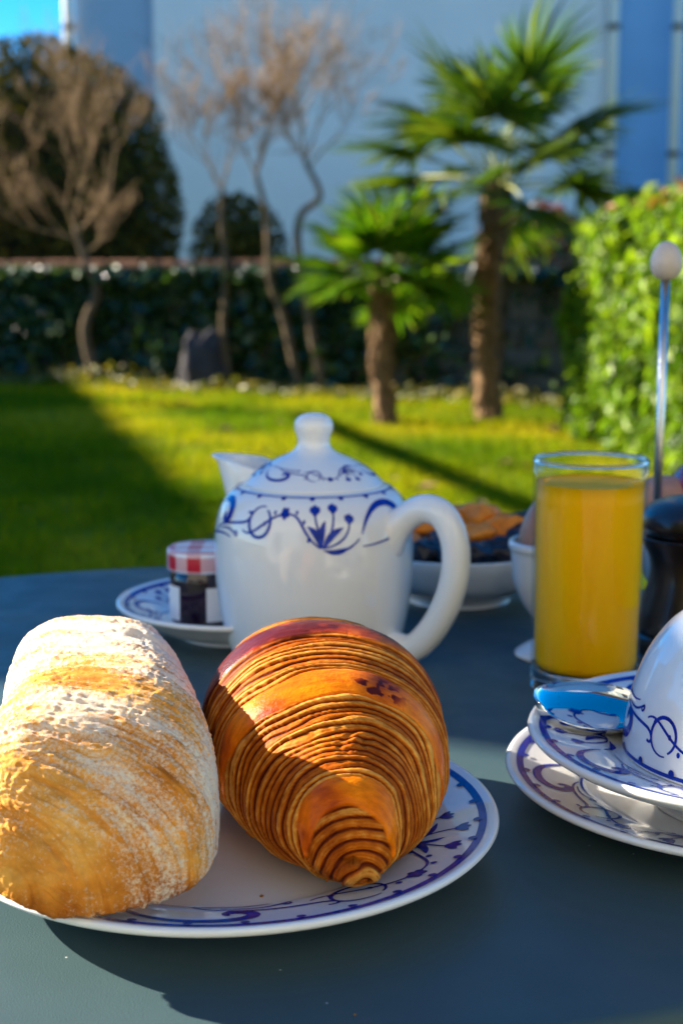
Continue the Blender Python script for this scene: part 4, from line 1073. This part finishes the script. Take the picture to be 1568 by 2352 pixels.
# pepper mill -------------------------------------------------------------
pm = empty('pepper_mill', (0.2045, 0.803, TZ)); tag(pm, 'squat dark wooden pepper mill with domed head', 'pepper mill')
lathe('base', crom([(0.0, 0.0), (0.0325, 0.0), (0.0345, 0.002), (0.0345, 0.010), (0.0325, 0.0125), (0.0335, 0.015), (0.0325, 0.022), (0.0285, 0.034), (0.0255, 0.046), (0.0262, 0.056), (0.0300, 0.064), (0.0315, 0.067), (0.0300, 0.0695), (0.0, 0.0695)], 6), M['dark_wood'], pm, 80)
lathe('head', crom([(0.0, 0.070), (0.0270, 0.0705), (0.0275, 0.0725), (0.0310, 0.0740), (0.0322, 0.0775), (0.0300, 0.0835), (0.0235, 0.0885), (0.0140, 0.0912), (0.0060, 0.0920), (0.0, 0.0920)], 6), M['dark_wood'], pm, 80)

# egg cracker: steel rod with a wooden ball
ec = empty('egg_cracker', (0.1935, 0.857, TZ))
tag(ec, 'steel egg cracker rod topped with pale wooden knob behind the pepper mill', 'egg cracker')
lathe('bell', crom([(0.0150, 0.0), (0.0162, 0.001), (0.0160, 0.006), (0.0130, 0.013), (0.0070, 0.018), (0.0030, 0.0205), (0.0028, 0.024), (0.0, 0.024)], 6), M['rod'], ec, 48)
MB().tube([(0, 0, 0.020), (0, 0, 0.222)], 0.0027, 16).build('rod', M['rod'], ec)
kt = np.linspace(0, math.pi, 30)
lathe('knob', np.stack([0.0094 * np.sin(kt) ** 0.9 * (1 + 0.14 * np.cos(kt)), 0.214 + 0.0115 * (1 - np.cos(kt))], -1), M['pale_wood'], ec, 40)

# dried fruit bowl --------------------------------------------------------
def bowl(loc, label, Rr, H, foot, rot):
    e = empty('bowl', (*loc, TZ)); tag(e, label, 'bowl')
    outp = [(0.0, 0.003), (foot - 0.003, 0.003), (foot - 0.0015, 0.0), (foot + 0.0015, 0.0), (foot + 0.002, 0.004), (Rr * 0.80, H * 0.38), (Rr * 0.95, H * 0.75), (Rr, H - 0.001), (Rr - 0.0008, H + 0.0006), (Rr - 0.0030, H - 0.0004)]
    innp = [(Rr * 0.91, H * 0.74), (Rr * 0.76, H * 0.45), (foot + 0.002, H * 0.26), (0.012, H * 0.22), (0.0, H * 0.22)]
    fc = crom(([outp[-1]] + innp)[::-1], 6)
    lathe('dish', np.vstack([crom(outp, 5), fc[::-1][1:]]), M['porcelain'], e, 96)
    sf_ = Surf(fc, Rr * 0.9); border(sf_, Rr * 0.9, sf_.t[-1] - 0.0006, -1, e, rot, 4, 0.7, (0.0022, 0), True, 16)
    return e
bowl((0.079, 0.940), 'shallow white bowl of dried apricots and prunes behind the teapot', 0.066, 0.0365, 0.034, 0.3)
def lump(name, mat, c, r, label, cat, grp, seed, rot=(0, 0, 0), amp=0.25):
    u_, v_ = np.meshgrid(np.linspace(0, math.pi, 22), np.linspace(0, 2 * math.pi, 30, endpoint=False), indexing='ij')
    D = np.stack([np.sin(u_) * np.cos(v_), np.sin(u_) * np.sin(v_), np.cos(u_)], -1)
    wq = 1 + amp * fbm(D * 1.4 + seed * 3.1, 3) - 0.12 * np.abs(pn(D * np.array([5, 5, 2]) + seed))
    Q = D * wq[..., None] * np.array(r)
    i_ = np.arange(21)[:, None]; k_ = np.arange(30)[None, :]; m_ = (k_ + 1) % 30
    o = np_mesh(name, Q.reshape(-1, 3), np.stack([i_ * 30 + k_, (i_ + 1) * 30 + k_, (i_ + 1) * 30 + m_, i_ * 30 + m_], -1).reshape(-1, 4), mat, None, True, loc=c)
    o.rotation_euler = rot; return tag(o, label, cat, grp)
AG, PG = 'dried apricots in the white bowl', 'prunes in the white bowl'
k = 0
for (x, y, z, rx, ry) in [(0.052, 0.955, 0.046, 0.5, 0.2), (0.036, 0.935, 0.038, 0.2, -0.4), (0.098, 0.965, 0.043, 0.6, -0.3), (0.078, 0.975, 0.040, 0.3, 0.3), (0.030, 0.960, 0.036, 0.3, 0.1), (0.045, 0.915, 0.030, 0.2, 0.2), (0.092, 0.938, 0.036, -0.2, 0.4), (0.108, 0.948, 0.040, 0.4, 0.5)]:
    lump('dried_apricot', M['apricot'], (x, y, TZ + z + 0.005), (0.0175, 0.0155, 0.0115), 'orange dried apricot in the white bowl behind the teapot', 'apricot', AG, k, (rx, ry, k * 1.3)); k += 1
for (x, y, z, rx, ry) in [(0.056, 0.905, 0.036, 0.5, 0.2), (0.072, 0.898, 0.034, 0.2, -0.2), (0.088, 0.900, 0.036, 0.1, -0.4), (0.105, 0.912, 0.036, 0.4, 0.3), (0.122, 0.926, 0.040, 0.3, -0.5), (0.118, 0.950, 0.046, 0.3, 0.6), (0.067, 0.922, 0.038, 0.3, 0.1), (0.040, 0.900, 0.033, 0.3, 0.1), (0.128, 0.945, 0.041, 0.1, 0.1)]:
    lump('prune', M['prune'], (x, y, TZ + z), (0.0165, 0.0125, 0.010), 'black wrinkled prune in the white bowl behind the teapot', 'prune', PG, k, (rx, ry, k * 1.7), 0.3); k += 1

# fruit bowl at the right edge -------------------------------------------
bowl((0.243, 0.890), 'white blue-patterned fruit bowl with apple behind the pepper mill', 0.058, 0.058, 0.028, 0.9)
tt = np.linspace(0.02, math.pi - 0.02, 40)
ap = np.stack([0.036 * np.sin(tt) * (1 + 0.10 * np.cos(math.pi - tt)), 0.034 * (1 - np.cos(tt)) - 0.010 * np.exp(-(tt / 0.35) ** 2) * -1 - 0.009 * np.exp(-((math.pi - tt) / 0.35) ** 2)], -1)
apo = empty('apple', (0.2435, 0.893, TZ + 0.038)); tag(apo, 'glossy dark red apple in the blue-patterned bowl', 'apple')
lathe('fruit', ap, M['apple'], apo, 56); MB().tube([(0, 0, 0.056), (0.002, 0, 0.066), (0.005, 0, 0.074)], [0.0016, 0.0013, 0.0018], 8).build('stalk', M['bark'], apo)
t_ = np.linspace(0, math.pi, 40)
eg = lathe('egg', np.stack([0.0215 * np.sin(t_), 0.027 * (1 - np.cos(t_)) - 0.027], -1), M['egg'], None, 56, loc=(0.203, 0.888, TZ + 0.070)); eg.rotation_euler = (0, R(80), 0.4)
tag(eg, 'brown egg lying beside the apple in the blue-patterned bowl', 'egg')

# ------------------------------------------------------------------ jam jar
jj = empty('jam_jar', (-0.0835, 0.838, TZ + 0.0086)); tag(jj, 'small jar of dark jam with red gingham lid on a saucer', 'jam jar')
jprof = crom([(0.0, 0.0006), (0.015, 0.0004), (0.0175, 0.0), (0.0192, 0.002), (0.0198, 0.006), (0.0202, 0.026), (0.0200, 0.030), (0.0188, 0.034), (0.0185, 0.037), (0.0, 0.037)], 6)
lathe('jar', jprof, M['jam'], jj, 64)
lp = np.array([(0.0190, 0.0340), (0.0212, 0.0342), (0.0216, 0.0352), (0.0216, 0.0440), (0.0212, 0.0462), (0.0198, 0.0474), (0.0180, 0.0472), (0.0120, 0.0474), (0.0, 0.0475)])
lid2 = lathe('lid', lp, M['gingham'], jj, 72)
co = np.array([v.co[:] for v in lid2.data.vertices]); rr_ = np.hypot(co[:, 0], co[:, 1]); ang = np.arctan2(co[:, 1], co[:, 0])
# the printed cloth pattern wraps over the edge
gu = np.where(rr_ > 0.0205, ang * 0.0214, co[:, 0]) / 0.0165; gv = np.where(rr_ > 0.0205, co[:, 2] - 0.0474 + 0.02, co[:, 1]) / 0.0165
for nm, arr in (('gu', gu + 20), ('gv', gv + 20)):
    at_ = lid2.data.attributes.new(nm, 'FLOAT', 'POINT'); at_.data.foreach_set('value', arr.astype(np.float32))
mb = MB(); V = []; Fa = []
for k, t__ in enumerate(np.linspace(R(-90 + 10), R(270 - 38), 40)):
    V += [(0.0207 * math.cos(t__), 0.0207 * math.sin(t__), 0.005), (0.0207 * math.cos(t__), 0.0207 * math.sin(t__), 0.0255)]
    if k: Fa.append((2 * k - 2, 2 * k, 2 * k + 1, 2 * k - 1))
mb.add(V, Fa); mb.build('paper_label', M['label'], jj)

# ------------------------------------------------------------------ crumbs
u_, v_ = np.meshgrid(np.linspace(0, math.pi, 7), np.linspace(0, 2 * math.pi, 9, endpoint=False), indexing='ij')
D = np.stack([np.sin(u_) * np.cos(v_), np.sin(u_) * np.sin(v_), np.cos(u_)], -1)
Q = D * (1 + 0.45 * fbm(D * 1.7 + 2, 2))[..., None] * np.array([0.0016, 0.0011, 0.0006])
i_ = np.arange(6)[:, None]; k_ = np.arange(9)[None, :]; m_ = (k_ + 1) % 9
cr0 = None
for (x, y, z, sc_) in ((-0.0275, 0.4585, 0.0074, 0.6), (0.004, 0.392, 0.0004, 0.4)):
    if cr0 is None: o = cr0 = np_mesh('crumb', Q.reshape(-1, 3), np.stack([i_ * 9 + k_, (i_ + 1) * 9 + k_, (i_ + 1) * 9 + m_, i_ * 9 + m_], -1).reshape(-1, 4), simple('pastry_crumb', (0.45, 0.16, 0.02), 0.7), None, False)
    else: o = cr0.copy(); col.objects.link(o)
    o.location = (x, y, TZ + z); o.scale = (sc_,) * 3; o.rotation_euler = (0, 0, x * 400)
    if z > 0.001: tag(o, 'tiny brown pastry crumb on the plate between bread and croissant', 'crumb')
    else: tag(o, 'tiny brown pastry crumb on the table top in front of the plate', 'crumb')
